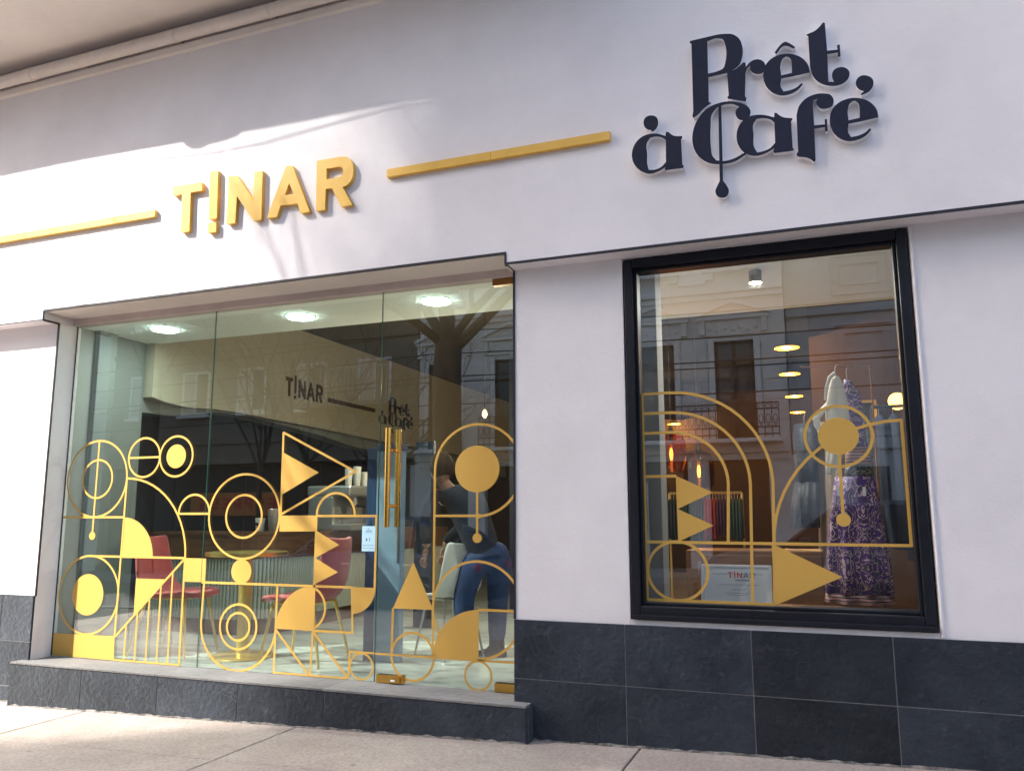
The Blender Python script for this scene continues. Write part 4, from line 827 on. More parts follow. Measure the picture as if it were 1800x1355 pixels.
for i, (x, y) in enumerate(((-.32, 4.04), (-.367, 5.68), (-.394, 7.66), (-.42, 9.61), (-2.60, 10.6))):
    t = thing('disc_lamp', ['flat yellow disc lamp highest in the display window', 'second flat yellow disc lamp from the top of the row', 'third flat yellow disc lamp from the top of the row', 'lowest flat yellow disc lamp of the row', 'small yellow disc lamp above the amber glass pendants'][i], 'lamp', (x, y, 2.85), group='yellow disc lamps in the clothes shop')
    obj('shade', MB().lathe([(.02, .05), (.06, .035), (.115, .008), (.12, .003)], n=28).mesh('shade', smooth=True), I['bluedk'] if i == 4 else I['black'], t)
    obj('diffuser', MB().lathe([(.118, .003), (.118, 0), (.05, -.006)], n=28).mesh('diffuser', smooth=True), E_warm, t)
    obj('cord', MB().tube([(0, 0, .05), (0, 0, .61)], .003, 6), I['black'], t)
    lamp_light('lamp_light', t, 'POINT', 9, (1.0, .60, .24), 0, (0, 0, -.05))
t = thing('spot_lamp', 'short bronze cylinder spotlight under the ceiling of the display window', 'lamp', (-.39, 1.2, 2.765))
obj('housing', MB().lathe([(.042, .002), (.042, .11), (.038, .112)], n=24).mesh('housing', smooth=True), mat('bronze_housing', (.16, .12, .07), .5), t)
obj('diffuser', MB().lathe([(.040, .001), (.034, -.003)], n=24), emit_mat('spot_light', (1.0, .75, .4), 30), t)
lamp_light('lamp_light', t, 'AREA', 16, (1.0, .97, .90), .09, (0, 0, -.02))
amber = glass_mat('amber_glass', (.72, .36, .20), r0=.05)
for i, (x, y, z) in enumerate(((-1.246, 2.6, 1.716), (-1.022, 2.62, 1.567))):
    t = thing('pendant_lamp', ['amber glass pendant lamp with glowing filament, the higher one', 'clear smoky glass pendant lamp with glowing filament, the lower one'][i], 'lamp', (x, y, z), group='glass pendants in the display window')
    obj('globe', MB().lathe([(.03, .19), (.09, .17), (.125, .12), (.13, .0), (.125, -.10), (.10, -.145), (.06, -.155)], n=28).mesh('globe', smooth=True), amber if i == 0 else glass_mat('smoky_glass', (.62, .45, .36), r0=.05), t)
    obj('socket', MB().lathe([(.022, .10), (.022, .22), (.012, .24)], n=14).mesh('socket', smooth=True), I['black'], t)
    obj('bulb', MB().lathe([(.006, .06), (.013, .035), (.015, .0), (.010, -.028), (.005, -.04)], n=14).mesh('bulb', smooth=True), E_bulb, t)
    obj('cord', MB().tube([(0, 0, .22), (0, 0, 3.46-z)], .004, 6), I['black'], t)
    lamp_light('lamp_light', t, 'POINT', 4, (1.0, .5, .2), 0, (0, 0, -.06))
t = thing('globe_lamp', 'round orange globe lamp at the right edge of the window', 'lamp', (.60, 3.5, 2.2))
obj('globe', MB().lathe([(.075*math.sin(R(a)), -.075*math.cos(R(a))) for a in range(8, 180, 12)], n=24).mesh('globe', smooth=True), emit_mat('globe_glow', (1.0, .45, .06), 5), t)
obj('cord', MB().tube([(0, 0, .07), (0, 0, 1.25)], .004, 6), I['black'], t)
t = thing('bare_bulb', 'bare glowing bulb hanging deep inside behind the glass door', 'lamp', (-3.146, 3.0, 2.2))
obj('bulb', MB().lathe([(.010, .045), (.022, .02), (.026, -.003), (.020, -.022), (.006, -.032)], n=16).mesh('bulb', smooth=True), emit_mat('bulb_glow', (1.0, .55, .16), 3), t)
obj('cord', MB().tube([(0, 0, .05), (0, 0, 1.25)], .003, 6), I['black'], t)
lamp_light('lamp_light', t, 'POINT', 38, (1.0, .84, .60), 0, (0, 0, -.07))

# ---------------------------------------------------------------- bar counter
t = thing('bar_counter', 'curved bar counter with fluted cream front and walnut band', 'counter')
def bar_path(off):
    """front line of the counter, offset outwards"""
    pts = [(-5.95, 1.66), (-5.30, 1.62)]
    for a in range(-80, 1, 8): pts.append((-5.12 + .45*math.cos(R(a)), 2.08 + .45*math.sin(R(a))))
    pts += [(-4.66, 2.6), (-4.64, 3.4), (-4.62, 5.2)]
    out = []
    for i, p_ in enumerate(pts):
        a, b = Vector(pts[max(i-1, 0)]), Vector(pts[min(i+1, len(pts)-1)])
        d = (b-a).normalized(); out.append(Vector(p_) + Vector((d.y, -d.x))*off)
    return out
def bar_strip(off, z0, z1, thick=.04):
    o_, i_ = bar_path(off), bar_path(off-thick)
    mb = MB(); n = len(o_)
    mb.add([(q.x, q.y, z0) for q in o_]+[(q.x, q.y, z1) for q in o_]+[(q.x, q.y, z0) for q in i_]+[(q.x, q.y, z1) for q in i_],
           [(i, i+1, n+i+1, n+i) for i in range(n-1)] + [(2*n+i+1, 2*n+i, 3*n+i, 3*n+i+1) for i in range(n-1)] +
           [(n+i, n+i+1, 3*n+i+1, 3*n+i) for i in range(n-1)] + [(i+1, i, 2*n+i, 2*n+i+1) for i in range(n-1)] + [(0, n, 3*n, 2*n), (n-1, 3*n-1, 4*n-1, 2*n-1)])
    return mb
obj('plinth', bar_strip(-.06, FZ, .31), I['wood'], t)
obj('body', bar_strip(-.012, .31, .84), I['cream'], t)
obj('walnut_band', bar_strip(.025, .84, 1.045, .09), I['wood'], t)
obj('worktop', bar_strip(.035, 1.045, 1.07, .55), I['wood'], t)
# flutes: half round slats set along the front
path = bar_path(0.0); acc = []; step_ = .034
seg_d = 0
pts_ = []
for a, b in zip(path[:-1], path[1:]):
    L_ = (b-a).length; k = seg_d
    while k < L_:
        pts_.append(a + (b-a)*(k/L_)); k += step_
    seg_d = k - L_
fl = MB()
for q in pts_: fl.add(*(lambda m_: (m_.v, m_.f))(MB().tube([(q.x, q.y, .312), (q.x, q.y, .838)], .0155, 8)))
flo = obj('fluting', fl.mesh('fluting', smooth=True), I['cream'], t); flo['kind'] = 'stuff'

# things on and behind the bar
def cup(x, y, z, r, h, lab, m, lid=False):
    t = thing('cup', lab, 'cup', (x, y, z), group='cups and canisters on the bar')
    obj('body', MB().lathe([(r*.8, 0), (r*.82, .002), (r, h), (r*.97, h), (r*.78, .006)], n=20).mesh('cup', smooth=True), m, t)
    obj('rim' if not lid else 'lid', MB().lathe([(r*1.03, h-.006), (r*1.05, h), (r*.98, h+.006)], n=20).mesh('lid', smooth=True), M_['white'] if lid else m, t)
    return t
c = cup(-5.02, 2.02, 1.071, .045, .115, 'white paper cup with a dark round mark standing on the bar', I['paper'])
obj('printed_mark', MB().lathe([(.018, 0), (.018, -.002)], c=(.0, -.0445, .065), n=16, ax='y'), M_['navy'], c)
cup(-4.86, 2.02, 1.071, .062, .20, 'grey cylindrical canister on the bar beside the paper cup', I['steel'])
t = thing('coffee_machine', 'steel coffee machine on the bar behind the flag drawing', 'machine', (-4.62, 3.0, 1.071), rz=R(85))
obj('body', MB().box(-.36, .36, -.02, .30, .04, .34).mesh('body', bevel=.02), I['steel'], t)
obj('base', MB().box(-.36, .36, -.26, .30, .0, .06).mesh('base', bevel=.01), I['steel'], t)
obj('hood', MB().box(-.37, .37, -.22, .31, .335, .44).mesh('hood', bevel=.02), I['steel'], t)
for x in (-.16, .16):
    obj('group_head', MB().lathe([(.04, .24), (.04, .33)], c=(x, -.12, 0), n=16).mesh('group_head', smooth=True), I['steel'], t)
    obj('portafilter', MB().tube([(x, -.12, .245), (x, -.30, .225)], .013, 8), I['black'], t)
for i, (x, y, r_, h_) in enumerate(((-4.60, 2.86, .04, .17), (-4.60, 3.02, .042, .20), (-4.61, 3.18, .04, .15), (-4.62, 3.32, .05, .10))):
    cup(x, y, 1.512, r_, h_, ['tall stack of paper cups on the coffee machine, nearest the window', 'tallest stack of paper cups on the coffee machine', 'short stack of paper cups on the coffee machine', 'lowest stack of cups at the far end of the coffee machine'][i], I['paper'])
# ---------------------------------------------------------------- bistro table
t = thing('bistro_table', 'round gold pedestal table between the two coral chairs', 'table', (-4.19, .82, FZ))
obj('base', MB().lathe([(.235, 0), (.238, .008), (.225, .016), (.07, .024), (.052, .03)], n=40).mesh('base', smooth=True), I['gold'], t)
obj('column', MB().lathe([(.049, .02), (.049, .74), (.06, .745)], n=24).mesh('column', smooth=True), I['gold'], t)
obj('table_top', MB().lathe([(.295, .745), (.295, .766), (.29, .769)], n=48).mesh('table_top', smooth=True), I['tabletop'], t)
obj('rim', MB().lathe([(.297, .742), (.304, .744), (.304, .770), (.297, .7715), (.292, .7712)], n=48).mesh('rim', smooth=True), I['goldtop'], t)

# ---------------------------------------------------------------- coral velvet chairs
def velvet_chair(label, loc, rz):
    """faces +x in its own space"""
    t = thing('velvet_chair', label, 'chair', loc, rz, 'coral velvet chairs at the table')
    # seat shell: profile along x from front lip to backrest top, with width and side lift
    prof = [(.235, .435, .20), (.245, .455, .215), (.22, .475, .225), (.12, .470, .235), (.0, .455, .24), (-.10, .450, .24), (-.17, .475, .235), (-.215, .55, .225), (-.235, .66, .215), (-.255, .78, .20), (-.265, .86, .185), (-.268, .885, .16)]
    rings = []
    nw = 9
    top, bot = [], []
    for i, (x, z, w) in enumerate(prof):
        row = []
        for k in range(nw):
            u = -1 + 2*k/(nw-1)
            lift = .028*abs(u)**3 if 2 < i < 7 else .012*abs(u)**3
            fx = .035*abs(u)**2.5 if i >= 6 else 0
            row.append((x + fx, u*w, z + lift))
        top.append(row)
    th = .042
    for i, (x, z, w) in enumerate(prof):
        a, b = prof[max(i-1, 0)], prof[min(i+1, len(prof)-1)]
        d = Vector((b[0]-a[0], b[1]-a[1])).normalized(); nx_, nz_ = -(-d.y), -d.x
        nv = Vector((d.y, -d.x))
        if nv.y > 0 and i < 6: nv = -nv
        if i >= 6 and nv.x > 0: nv = -nv
        bot.append([(q[0] + nv.x*th, q[1]*.97, q[2] + nv.y*th) for q in top[i]])
    mb = MB(); n = len(prof)
    vv = [q for r_ in top for q in r_] + [q for r_ in bot for q in r_]
    ff = []
    o_ = n*nw
    for i in range(n-1):
        for k in range(nw-1):
            ff.append((i*nw+k, i*nw+k+1, (i+1)*nw+k+1, (i+1)*nw+k)); ff.append((o_+i*nw+k+1, o_+i*nw+k, o_+(i+1)*nw+k, o_+(i+1)*nw+k+1))
        ff.append((i*nw, (i+1)*nw, o_+(i+1)*nw, o_+i*nw)); ff.append((i*nw+nw-1, o_+i*nw+nw-1, o_+(i+1)*nw+nw-1, (i+1)*nw+nw-1))
    for k in range(nw-1):
        ff.append((k, o_+k, o_+k+1, k+1)); j = (n-1)*nw
        ff.append((j+k, j+k+1, o_+j+k+1, o_+j+k))
    mb.add(vv, ff)
    me = mb.mesh('shell', smooth='all')
    so = obj('seat_shell', me, I['velvet'], t)
    sb = so.modifiers.new('s', 'SUBSURF'); sb.levels = 2; sb.render_levels = 2
    # stitched channels over seat and back
    for u in (-.5, 0, .5):
        line_ = [(q[0] + (0 if i < 6 else .004), u*q_w, q[1] + (.004 if i < 6 else 0)) for i, (q, q_w) in enumerate([((p_[0], p_[1]), p_[2]) for p_ in prof[2:-1]])]
        obj('seam', MB().tube(line_, .0022, 5).mesh('seam', smooth=True), I['velvet'], so)
    for x0, x1, yy in ((.17, .24, 1), (.17, .24, -1), (-.15, -.25, 1), (-.15, -.25, -1)):
        obj('leg', MB().tube([(x0, .15*yy, .43), (x1, .215*yy, .0)], [.0145, .009], 12).mesh('leg', smooth=True), I['gold'], t)
    obj('seat_frame', MB().tube([(.17, .15, .425), (.17, -.15, .425), (-.15, -.15, .425), (-.15, .15, .425)], .009, 8, closed=True), I['gold'], t)
    return t
velvet_chair('coral velvet chair with gold legs left of the round table', (-4.80, .77, FZ), R(8))
velvet_chair('coral velvet chair with gold legs right of the round table', (-3.62, .79, FZ), R(183))

# ---------------------------------------------------------------- cooler cabinet, inner door, white chair
t = thing('display_cooler', 'slim pale blue upright cabinet with a dark blue edge behind the door handle', 'cabinet', (-3.10, .98, FZ))
obj('body', MB().box(-.065, .145, 0, .07, .0, 1.52).mesh('body', bevel=.006), I['bluepan'], t)
obj('side_trim', MB().box(-.15, -.068, .004, .07, .0, 1.545).mesh('side_trim', bevel=.004), I['bluedk'], t)
obj('top_cap', MB().box(-.065, .15, -.01, .08, 1.523, 1.57).mesh('top_cap', bevel=.008), I['bluedk'], t)
obj('handle', MB().box(.120, .132, -.02, -.002, .7, 1.1).mesh('handle', bevel=.003), I['steel'], t)
t = thing('interior_door', 'dark navy inner door standing behind the glass door', 'door', (-3.75, 2.7, FZ))
obj('leaf', MB().box(0, .20, 0, .04, 0, 1.75).mesh('leaf', bevel=.003), I['dark'], t)
obj('handle', MB().tube([(.17, -.03, .95), (.17, -.03, 1.10)], .008, 8), I['steel'], t)
struct('interior_partition', MB().box(-3.43, -2.0, 4.4, 4.47, FZ, 3.2), I['dark'])

t = thing('white_chair', 'white moulded chair the person leans on behind the glass door', 'chair', (-2.74, 1.38, FZ), R(150))
sh = MB()
rows = [(.20, .43, .19), (.205, .445, .20), (.10, .44, .21), (-.05, .43, .21), (-.16, .46, .205), (-.20, .58, .20), (-.22, .72, .185), (-.225, .84, .16)]
vv, ff = [], []
for (x, z, w) in rows:
    for k in range(7):
        u = -1+2*k/6; vv.append((x+.04*abs(u)**2*(1 if x < -.1 else 0), u*w, z+.02*abs(u)**3))
for i in range(len(rows)-1):
    for k in range(6): ff.append((i*7+k, i*7+k+1, (i+1)*7+k+1, (i+1)*7+k))
sh.add(vv, ff)
so = obj('seat_shell', sh.mesh('seat_shell', smooth='all'), M_['white'], t)
so.modifiers.new('t', 'SOLIDIFY').thickness = .012
md = so.modifiers.new('s', 'SUBSURF'); md.levels = 1; md.render_levels = 2
for x0, x1, yy in ((.13, .20, 1), (.13, .20, -1), (-.10, -.19, 1), (-.10, -.19, -1)):
    obj('leg', MB().tube([(x0, .12*yy, .43), (x1, .18*yy, 0)], .009, 10).mesh('leg', smooth=True), I['steel'], t)
obj('seat_frame', MB().tube([(.13, .12, .425), (.13, -.12, .425), (-.10, -.12, .425), (-.10, .12, .425)], .008, 8, closed=True), I['steel'], t)
# ---------------------------------------------------------------- person leaning over the white chair
def skin_mesh(name, verts, edges, radii, levels=2):
    me = bpy.data.meshes.new(name); me.from_pydata(verts, edges, [])
    o = bpy.data.objects.new(name, me); COL.objects.link(o)
    o.modifiers.new('skin', 'SKIN').use_smooth_shade = True
    for i, r_ in enumerate(radii):
        rr = r_ if isinstance(r_, tuple) else (r_, r_)
        me.skin_vertices[0].data[i].radius = rr
    me.skin_vertices[0].data[0].use_root = True
    ss = o.modifiers.new('sub', 'SUBSURF'); ss.levels = levels; ss.render_levels = levels
    dg = bpy.context.evaluated_depsgraph_get()
    out = bpy.data.meshes.new_from_object(o.evaluated_get(dg))
    bpy.data.objects.remove(o)
    for p_ in out.polygons: p_.use_smooth = True
    return out

PX, PY, PZ = -2.50, 1.36, FZ
person = thing('person', 'person with brown bob in navy sweater and blue jeans leaning over a white chair', 'person', (PX, PY, PZ))
skin = mat('skin', (.56, .30, .21), .55, var=.04, scale=30)
hair = mat('brown_hair', (.045, .022, .012), .8, spec=.1, var=.4, scale=60, stretch=(1, 1, .15))
knit = mat('navy_knit', (.012, .014, .028), .9, var=.25, scale=40, bump=.3, bscale=150)
denim = mat('blue_denim', (.010, .030, .11), .8, var=.25, scale=14, bump=.2, bscale=200)
boot = mat('black_boot', (.012, .010, .010), .5)
hp = (.07, .02, .78)          # pelvis
V_ = [hp, (.02, -.01, .90), (-.06, -.05, 1.05), (-.13, -.07, 1.16), (-.19, -.09, 1.225),          # 0-4 spine to neck base
      (-.235, -.105, 1.275), (-.265, -.115, 1.33),                                                    # 5,6 neck
      (-.28, -.16, 1.185), (-.345, -.20, 1.03), (-.36, -.16, .90), (-.365, -.13, .80),                # 7-10 left arm
      (-.06, .07, 1.17), (-.16, .16, .98), (-.28, .10, .86), (-.31, .06, .80),                        # 11-14 right arm
      (-.02, -.06, .70), (-.09, -.07, .42), (-.06, -.04, .10),                                        # 15-17 left leg
      (.15, .07, .70), (.12, .10, .42), (.10, .13, .10)]                                              # 18-20 right leg
E_ = [(0,1),(1,2),(2,3),(3,4),(4,5),(5,6),(3,7),(7,8),(8,9),(9,10),(3,11),(11,12),(12,13),(13,14),(0,15),(15,16),(16,17),(0,18),(18,19),(19,20)]
Rd = [(.07,.06),(.10,.08),(.10,.08),(.11,.085),(.075,.07),.052,.05,.068,.05,.042,.030,.068,.05,.042,.030,.07,.06,.045,.07,.06,.045]
body = obj('body', skin_mesh('body', V_, E_, Rd), skin, person)
# clothing as shells of the same skeleton
SV = [(.072, .02, .70), (-.015, -.028, .965), V_[3], V_[4], V_[7], V_[8], V_[9], tuple(Vector(V_[10]) + Vector((0, 0, .02))), V_[11], V_[12], V_[13], tuple(Vector(V_[14]) + Vector((0, 0, .02)))]
sw = obj('sweater', skin_mesh('sweater', SV, [(0,1),(1,2),(2,3),(2,4),(4,5),(5,6),(6,7),(2,8),(8,9),(9,10),(10,11)], [(.185,.155),(.165,.135),(.165,.13),(.085,.08),.088,.066,.055,.046,.088,.066,.055,.046]), knit, person)
jn = obj('jeans', skin_mesh('jeans', [hp, (.05, .01, .86)] + V_[15:], [(0,1),(0,2),(2,3),(3,4),(0,5),(5,6),(6,7)], [(.168,.14),(.155,.125),.118,.084,.068,.118,.084,.068]), denim, person)
for k, (x, y) in enumerate(((-.06, -.04), (.10, .13))):
    bt = MB(); rg = []
    for (ox, oz, sx_, sy_) in ((0, .16, .058, .056), (0, .08, .06, .056), (-.01, .055, .075, .055)):
        rg.append([(x+ox+sx_*math.cos(a*math.pi/6), y+sy_*math.sin(a*math.pi/6), oz) for a in range(12)])
    rg += [[(x-.035+.115*math.cos(a*math.pi/6), y+.05*math.sin(a*math.pi/6), z_) for a in range(12)] for z_ in (.035, .012, .0)]
    bt.loft(rg); obj('boot', bt.mesh('boot', smooth=True), boot, person)
# head: shaped ellipsoid with a face turned away to the left
hc = Vector((-.255, -.125, 1.395))
hd = MB(); rings = []
for j in range(1, 12):
    t_ = math.pi*j/12; z_ = .118*math.cos(t_); r_ = math.sin(t_)
    ring_ = []
    for k in range(20):
        a = 2*math.pi*k/20
        rx = .088*r_*(1 + (.10 if math.cos(a) < 0 and z_ < -.02 else 0)); ry = .074*r_
        x = rx*math.cos(a); y = ry*math.sin(a)
        if z_ < -.03: x = x*.93 - .012
        if abs(a-math.pi) < .35 and -.045 < z_ < .02: x -= .020*math.cos((a-math.pi)*4)           # nose
        if abs(a-math.pi) < .8 and .0 < z_ < .03 and abs(abs(a-math.pi)-.42) < .2: x += .006        # eye sockets
        if abs(a-math.pi) < .4 and -.085 < z_ < -.06: x -= .005                                    # lips
        ring_.append((hc.x + x, hc.y + y, hc.z + z_))
    rings.append(ring_)
hd.loft(rings)
Hrot = Matrix.Translation(hc) @ Matrix.Rotation(R(-28), 4, 'Z') @ Matrix.Rotation(R(-18), 4, 'Y') @ Matrix.Translation(-hc)
def rot_me(me, mtx):
    me.transform(mtx); return me
head = obj('head', rot_me(hd.mesh('head', smooth='all'), Hrot), skin, person)
for s in (-1, 1):
    obj('ear', rot_me(MB().lathe([(.005, -.008), (.022, -.006), (.024, .003), (.010, .008)], c=(hc.x+.012, hc.y+s*.076, hc.z-.012), n=12, ax='y').mesh('ear', smooth=True), Hrot), skin, head)
    obj('eye', rot_me(MB().lathe([(.004, -.006), (.011, -.003), (.011, .003), (.004, .006)], c=(hc.x-.079, hc.y+s*.031, hc.z+.012), n=10, ax='x').mesh('eye', smooth=True), Hrot), M_['white'], head)
hm = MB(); rings = []
for j in range(0, 11):
    t_ = math.pi*(.04 + .66*j/10); z_ = .134*math.cos(t_); r_ = math.sin(t_)
    ring_ = []
    for k in range(24):
        a = 2*math.pi*k/24
        front = max(0, -math.cos(a))
        ex = 1.0
        if z_ < .045: ex = 1 - .42*front**3 
        wob = 1 + .02*math.sin(a*9 + j)
        ring_.append((hc.x + .012 + .102*r_*math.cos(a)*ex*wob, hc.y + .090*r_*math.sin(a)*wob, hc.z + z_ + (.05*front if z_ < .03 else 0)))
    rings.append(ring_)
hm.loft(rings); obj('hair', rot_me(hm.mesh('hair', smooth='all'), Hrot), hair, head)
# hands with five fingers resting on the chair back
def hand(base, s):
    b = Vector(base)
    vs_ = [b, b + Vector((-.012, .0, -.04)), b + Vector((-.02, 0, -.075))]
    ed = [(0, 1), (1, 2)]; rd = [.026, (.034, .016), (.036, .014)]
    mb = MB()
    me = skin_mesh('hand', [tuple(q) for q in vs_], ed, rd, 2)
    o = obj('hand', me, skin, person)
    for i, (dy, ln) in enumerate(((-.027, .060), (-.009, .070), (.009, .066), (.027, .052))):
        q0 = b + Vector((-.022, dy, -.075)); q1 = q0 + Vector((-.014, dy*.12, -ln*.45)); q2 = q1 + Vector((.010, 0, -ln*.35)); q3 = q2 + Vector((.016, 0, -ln*.2))
        obj('finger', MB().tube([q0, q1, q2, q3], [.0095, .009, .008, .006], 8).mesh('finger', smooth=True), skin, o)
    q0 = b + Vector((-.004, -.026*s, -.045)); q1 = q0 + Vector((.014, -.022*s, -.03)); q2 = q1 + Vector((.006, -.004*s, -.028))
    obj('thumb', MB().tube([q0, q1, q2], [.011, .010, .007], 8).mesh('thumb', smooth=True), skin, o)
hand((-.365, -.13, .80), 1); hand((-.31, .06, .80), -1)

# ---------------------------------------------------------------- the display: certificate, dress, blouse, racks
t = thing('certificate_frame', 'white framed certificate headed TINAR standing on the window platform', 'frame', (-.528, .46, .7155))
t.rotation_euler.x = -R(13)
fy = .0
for nm, b in (('frame_bar', (-.195, -.178, 0, .02, 0, .225)), ('frame_bar', (.178, .195, 0, .02, 0, .225)), ('frame_bar', (-.178, .178, 0, .02, 0, .017)), ('frame_bar', (-.178, .178, 0, .02, .208, .225))):
    obj(nm, MB().box(*b).mesh(nm, bevel=.004), mat('frame_white', (.82, .86, .90), .4), t)
obj('sheet', MB().box(-.177, .177, .009, .014, .018, .207), mat('certificate_paper', (.84, .90, .95), .6), t)
obj('backing', MB().box(-.17, .17, .021, .03, .01, .215), M_['white'], t)
red, teal, ink = mat('print_red', (.75, .13, .12), .6), mat('print_teal', (.10, .32, .36), .6), mat('print_grey', (.28, .33, .45), .6)
def print_word(letters, x0, z0, w, h, y, par, mats_):
    xs_ = [q[0] for cs_ in letters.values() for c in cs_ for q in c]; zs_ = [q[1] for cs_ in letters.values() for c in cs_ for q in c]
    a, b, c0, c1 = min(xs_), max(xs_), min(zs_), max(zs_)
    for i, (k, cs_) in enumerate(letters.items()):
        cc = [[(x0 + (q[0]-a)/(b-a)*w, z0 + (q[1]-c0)/(c1-c0)*h) for q in c] for c in cs_]
        obj('printed_letter', curve_mesh('printed_letter', cc, y, .0006), mats_[k], par)
print_word(GOLD_LETTERS, -.045, .148, .15, .042, .0078, t, {'T': red, '!1': red, '!2': red, 'N': red, 'A': ink, 'R': teal})
for (x0, x1, z) in ((-.005, .075, .136), (-.10, .12, .112), (-.03, .05, .085), (-.06, .09, .066), (-.13, .15, .172), (-.05, .06, .055)):
    obj('printed_line', MB().box(x0, x1, .0080, .0086, z, z+(.006 if z == .136 else .0025)), ink, t)

purple = floral('purple_floral_print', (.065, .012, .19), (.62, .42, .55), (.02, .01, .03))
def garment(name, prof, yc, th, m, par, folds=9, amp=.25, nrm=True, n=64):
    """hanging cloth tube: prof = (z, x_left, x_right, thickness factor)"""
    rings = []
    for j, (z, x0, x1, tf) in enumerate(prof):
        cx, hw = (x0+x1)/2, (x1-x0)/2
        rg = []
        k_ = amp*min(1, j/len(prof)*1.6)
        for k in range(n):
            a = 2*math.pi*k/n
            f = 1 + k_*math.sin(a*folds + .6*math.sin(j*.5)) * (.5+.5*abs(math.sin(a)))
            rg.append((cx + hw*math.cos(a)*(1+.25*(f-1)), yc + th*tf*math.sin(a)*f, z))
        rings.append(rg)
    mb = MB().loft(rings)
    return obj(name, mb.mesh(name, smooth='all'), m, par)
t = thing('purple_dress', 'long purple floral dress with striped waist and hem hanging in the window', 'dress', (0, 0, 0))
dz = [(2.00, .115, .150, .3), (1.965, .108, .168, .5), (1.915, .105, .195, .7), (1.84, .110, .205, .8), (1.75, .112, .208, .8), (1.66, .108, .212, .8), (1.60, .102, .222, .85)]
garment('bodice', dz, .74, .05, purple, t, 5, .12)
stripe = new_mat('striped_band')
sm, sn_, sl, sb_ = stripe
tcs = sn_.new('ShaderNodeTexCoord'); wv = sn_.new('ShaderNodeTexWave'); wv.bands_direction = 'Z'; wv.inputs['Scale'].default_value = 17; wv.inputs['Distortion'].default_value = .5
rps = sn_.new('ShaderNodeValToRGB'); rps.color_ramp.interpolation = 'CONSTANT'
rps.color_ramp.elements[0].color = (.02, .015, .03, 1); rps.color_ramp.elements[1].position = .4; rps.color_ramp.elements[1].color = (.62, .50, .47, 1)
xx = rps.color_ramp.elements.new(.86); xx.color = (.5, .05, .06, 1)
sl.new(tcs.outputs['Object'], wv.inputs[0]); sl.new(wv.outputs['Fac'], rps.inputs[0]); sl.new(rps.outputs[0], sb_.inputs['Base Color'])
garment('waistband', [(1.60, .101, .223, .86), (1.55, .096, .230, .88), (1.50, .094, .236, .9)], .74, .052, sm, t, 5, .12)
blk = floral('black_floral_print', (.012, .012, .015), (.24, .22, .18), (.02, .02, .02))
garment('peplum', [(1.50, .095, .236, .9), (1.46, .085, .240, .95), (1.43, .080, .244, 1.0)], .74, .055, blk, t, 7, .15)
garment('skirt', [(1.43, .03, .244, .9), (1.30, .005, .258, 1.1), (1.15, -.02, .273, 1.25), (1.0, -.037, .287, 1.35), (.88, -.05, .296, 1.4), (.775, -.060, .301, 1.45)], .745, .085, purple, t, 9, .30, n=96)
garment('hem', [(.775, -.060, .301, 1.45), (.738, -.064, .303, 1.47), (.722, -.066, .304, 1.47)], .745, .0855, sm, t, 9, .30, n=96)
obj('hanger', MB().tube([(.13, .74, 2.0), (.13, .74, 2.05), (.136, .74, 2.075), (.15, .74, 2.07)], .003, 6), I['steel'], t)
for x in (.035, .170): obj('price_tag', MB().box(x, x+.018, .63, .632, 1.32, 1.37), M_['white'], t)
t = thing('cream_blouse', 'cream blouse hanging in front of the purple dress', 'blouse', (0, 0, 0))
creamf = mat('cream_cloth', (.82, .77, .66), .8, var=.06, scale=12, bump=.15, bscale=60)
garment('bodice', [(2.0, .05, .085, .4), (1.97, .035, .10, .7), (1.90, .02, .115, .9), (1.83, .005, .125, 1.0), (1.76, .0, .125, 1.0), (1.70, .005, .118, .9), (1.62, .0, .10, .9), (1.55, -.005, .08, .8), (1.49, -.015, .06, .7), (1.44, -.012, .02, .4)], .60, .045, creamf, t, 6, .18)
obj('sleeve', MB().loft([[(x0+.02*math.cos(a), .585+.018*math.sin(a), z+.014*math.sin(a)) for a in [k*math.pi/5 for k in range(10)]] for x0, z in ((.02, 1.84), (-.02, 1.80), (-.05, 1.76), (-.045, 1.72), (-.02, 1.68))]).mesh('sleeve', smooth=True), creamf, t)
obj('collar_tie', MB().tube([(.065, .57, 2.015), (.035, .56, 1.99), (.015, .55, 1.93), (.005, .548, 1.86)], [.012, .012, .011, .008], 8).mesh('collar_tie', smooth=True), creamf, t)
obj('hanger', MB().tube([(.066, .60, 1.99), (.066, .60, 2.045), (.074, .60, 2.07), (.088, .60, 2.065)], .003, 6), I['steel'], t)
t = thing('hanging_rail', 'thin brass rail the blouse and dress hang from', 'rail', (0, 0, 0))
obj('rail', MB().tube([(-.12, .60, 2.068), (.20, .74, 2.075), (.26, .77, 2.075)], .005, 8), M_['bronze'], t)
obj('upright', MB().tube([(.26, .77, 2.075), (.262, .785, 2.0), (.265, .79, FZ)], .005, 8), M_['bronze'], t)
obj('foot', MB().lathe([(.12, 0), (.12, .012), (.03, .02)], c=(.265, .79, FZ), n=20), I['gold'], t)
t = thing('dark_dress', 'dark patterned dress hanging left of the cream blouse', 'dress', (0, 0, 0))
dk = floral('dark_floral_print', (.012, .013, .020), (.05, .045, .05), (.008, .008, .012))
garment('bodice', [(1.88, -.22, -.08, .4), (1.80, -.235, -.06, .8), (1.6, -.23, -.07, .9), (1.45, -.24, -.07, 1)], 2.0, .06, dk, t, 6, .15)
garment('skirt', [(1.45, -.24, -.07, 1), (1.3, -.27, -.08, 1.1), (1.12, -.29, -.085, 1.2)], 2.0, .06, dk, t, 8, .3)
obj('hanger', MB().tube([(-.15, 2.0, 1.88), (-.15, 2.0, 1.93), (-.14, 2.0, 1.955)], .003, 6), I['steel'], t)
t = thing('tan_coat', 'long tan coat hanging behind the cream blouse', 'coat', (0, 0, 0))
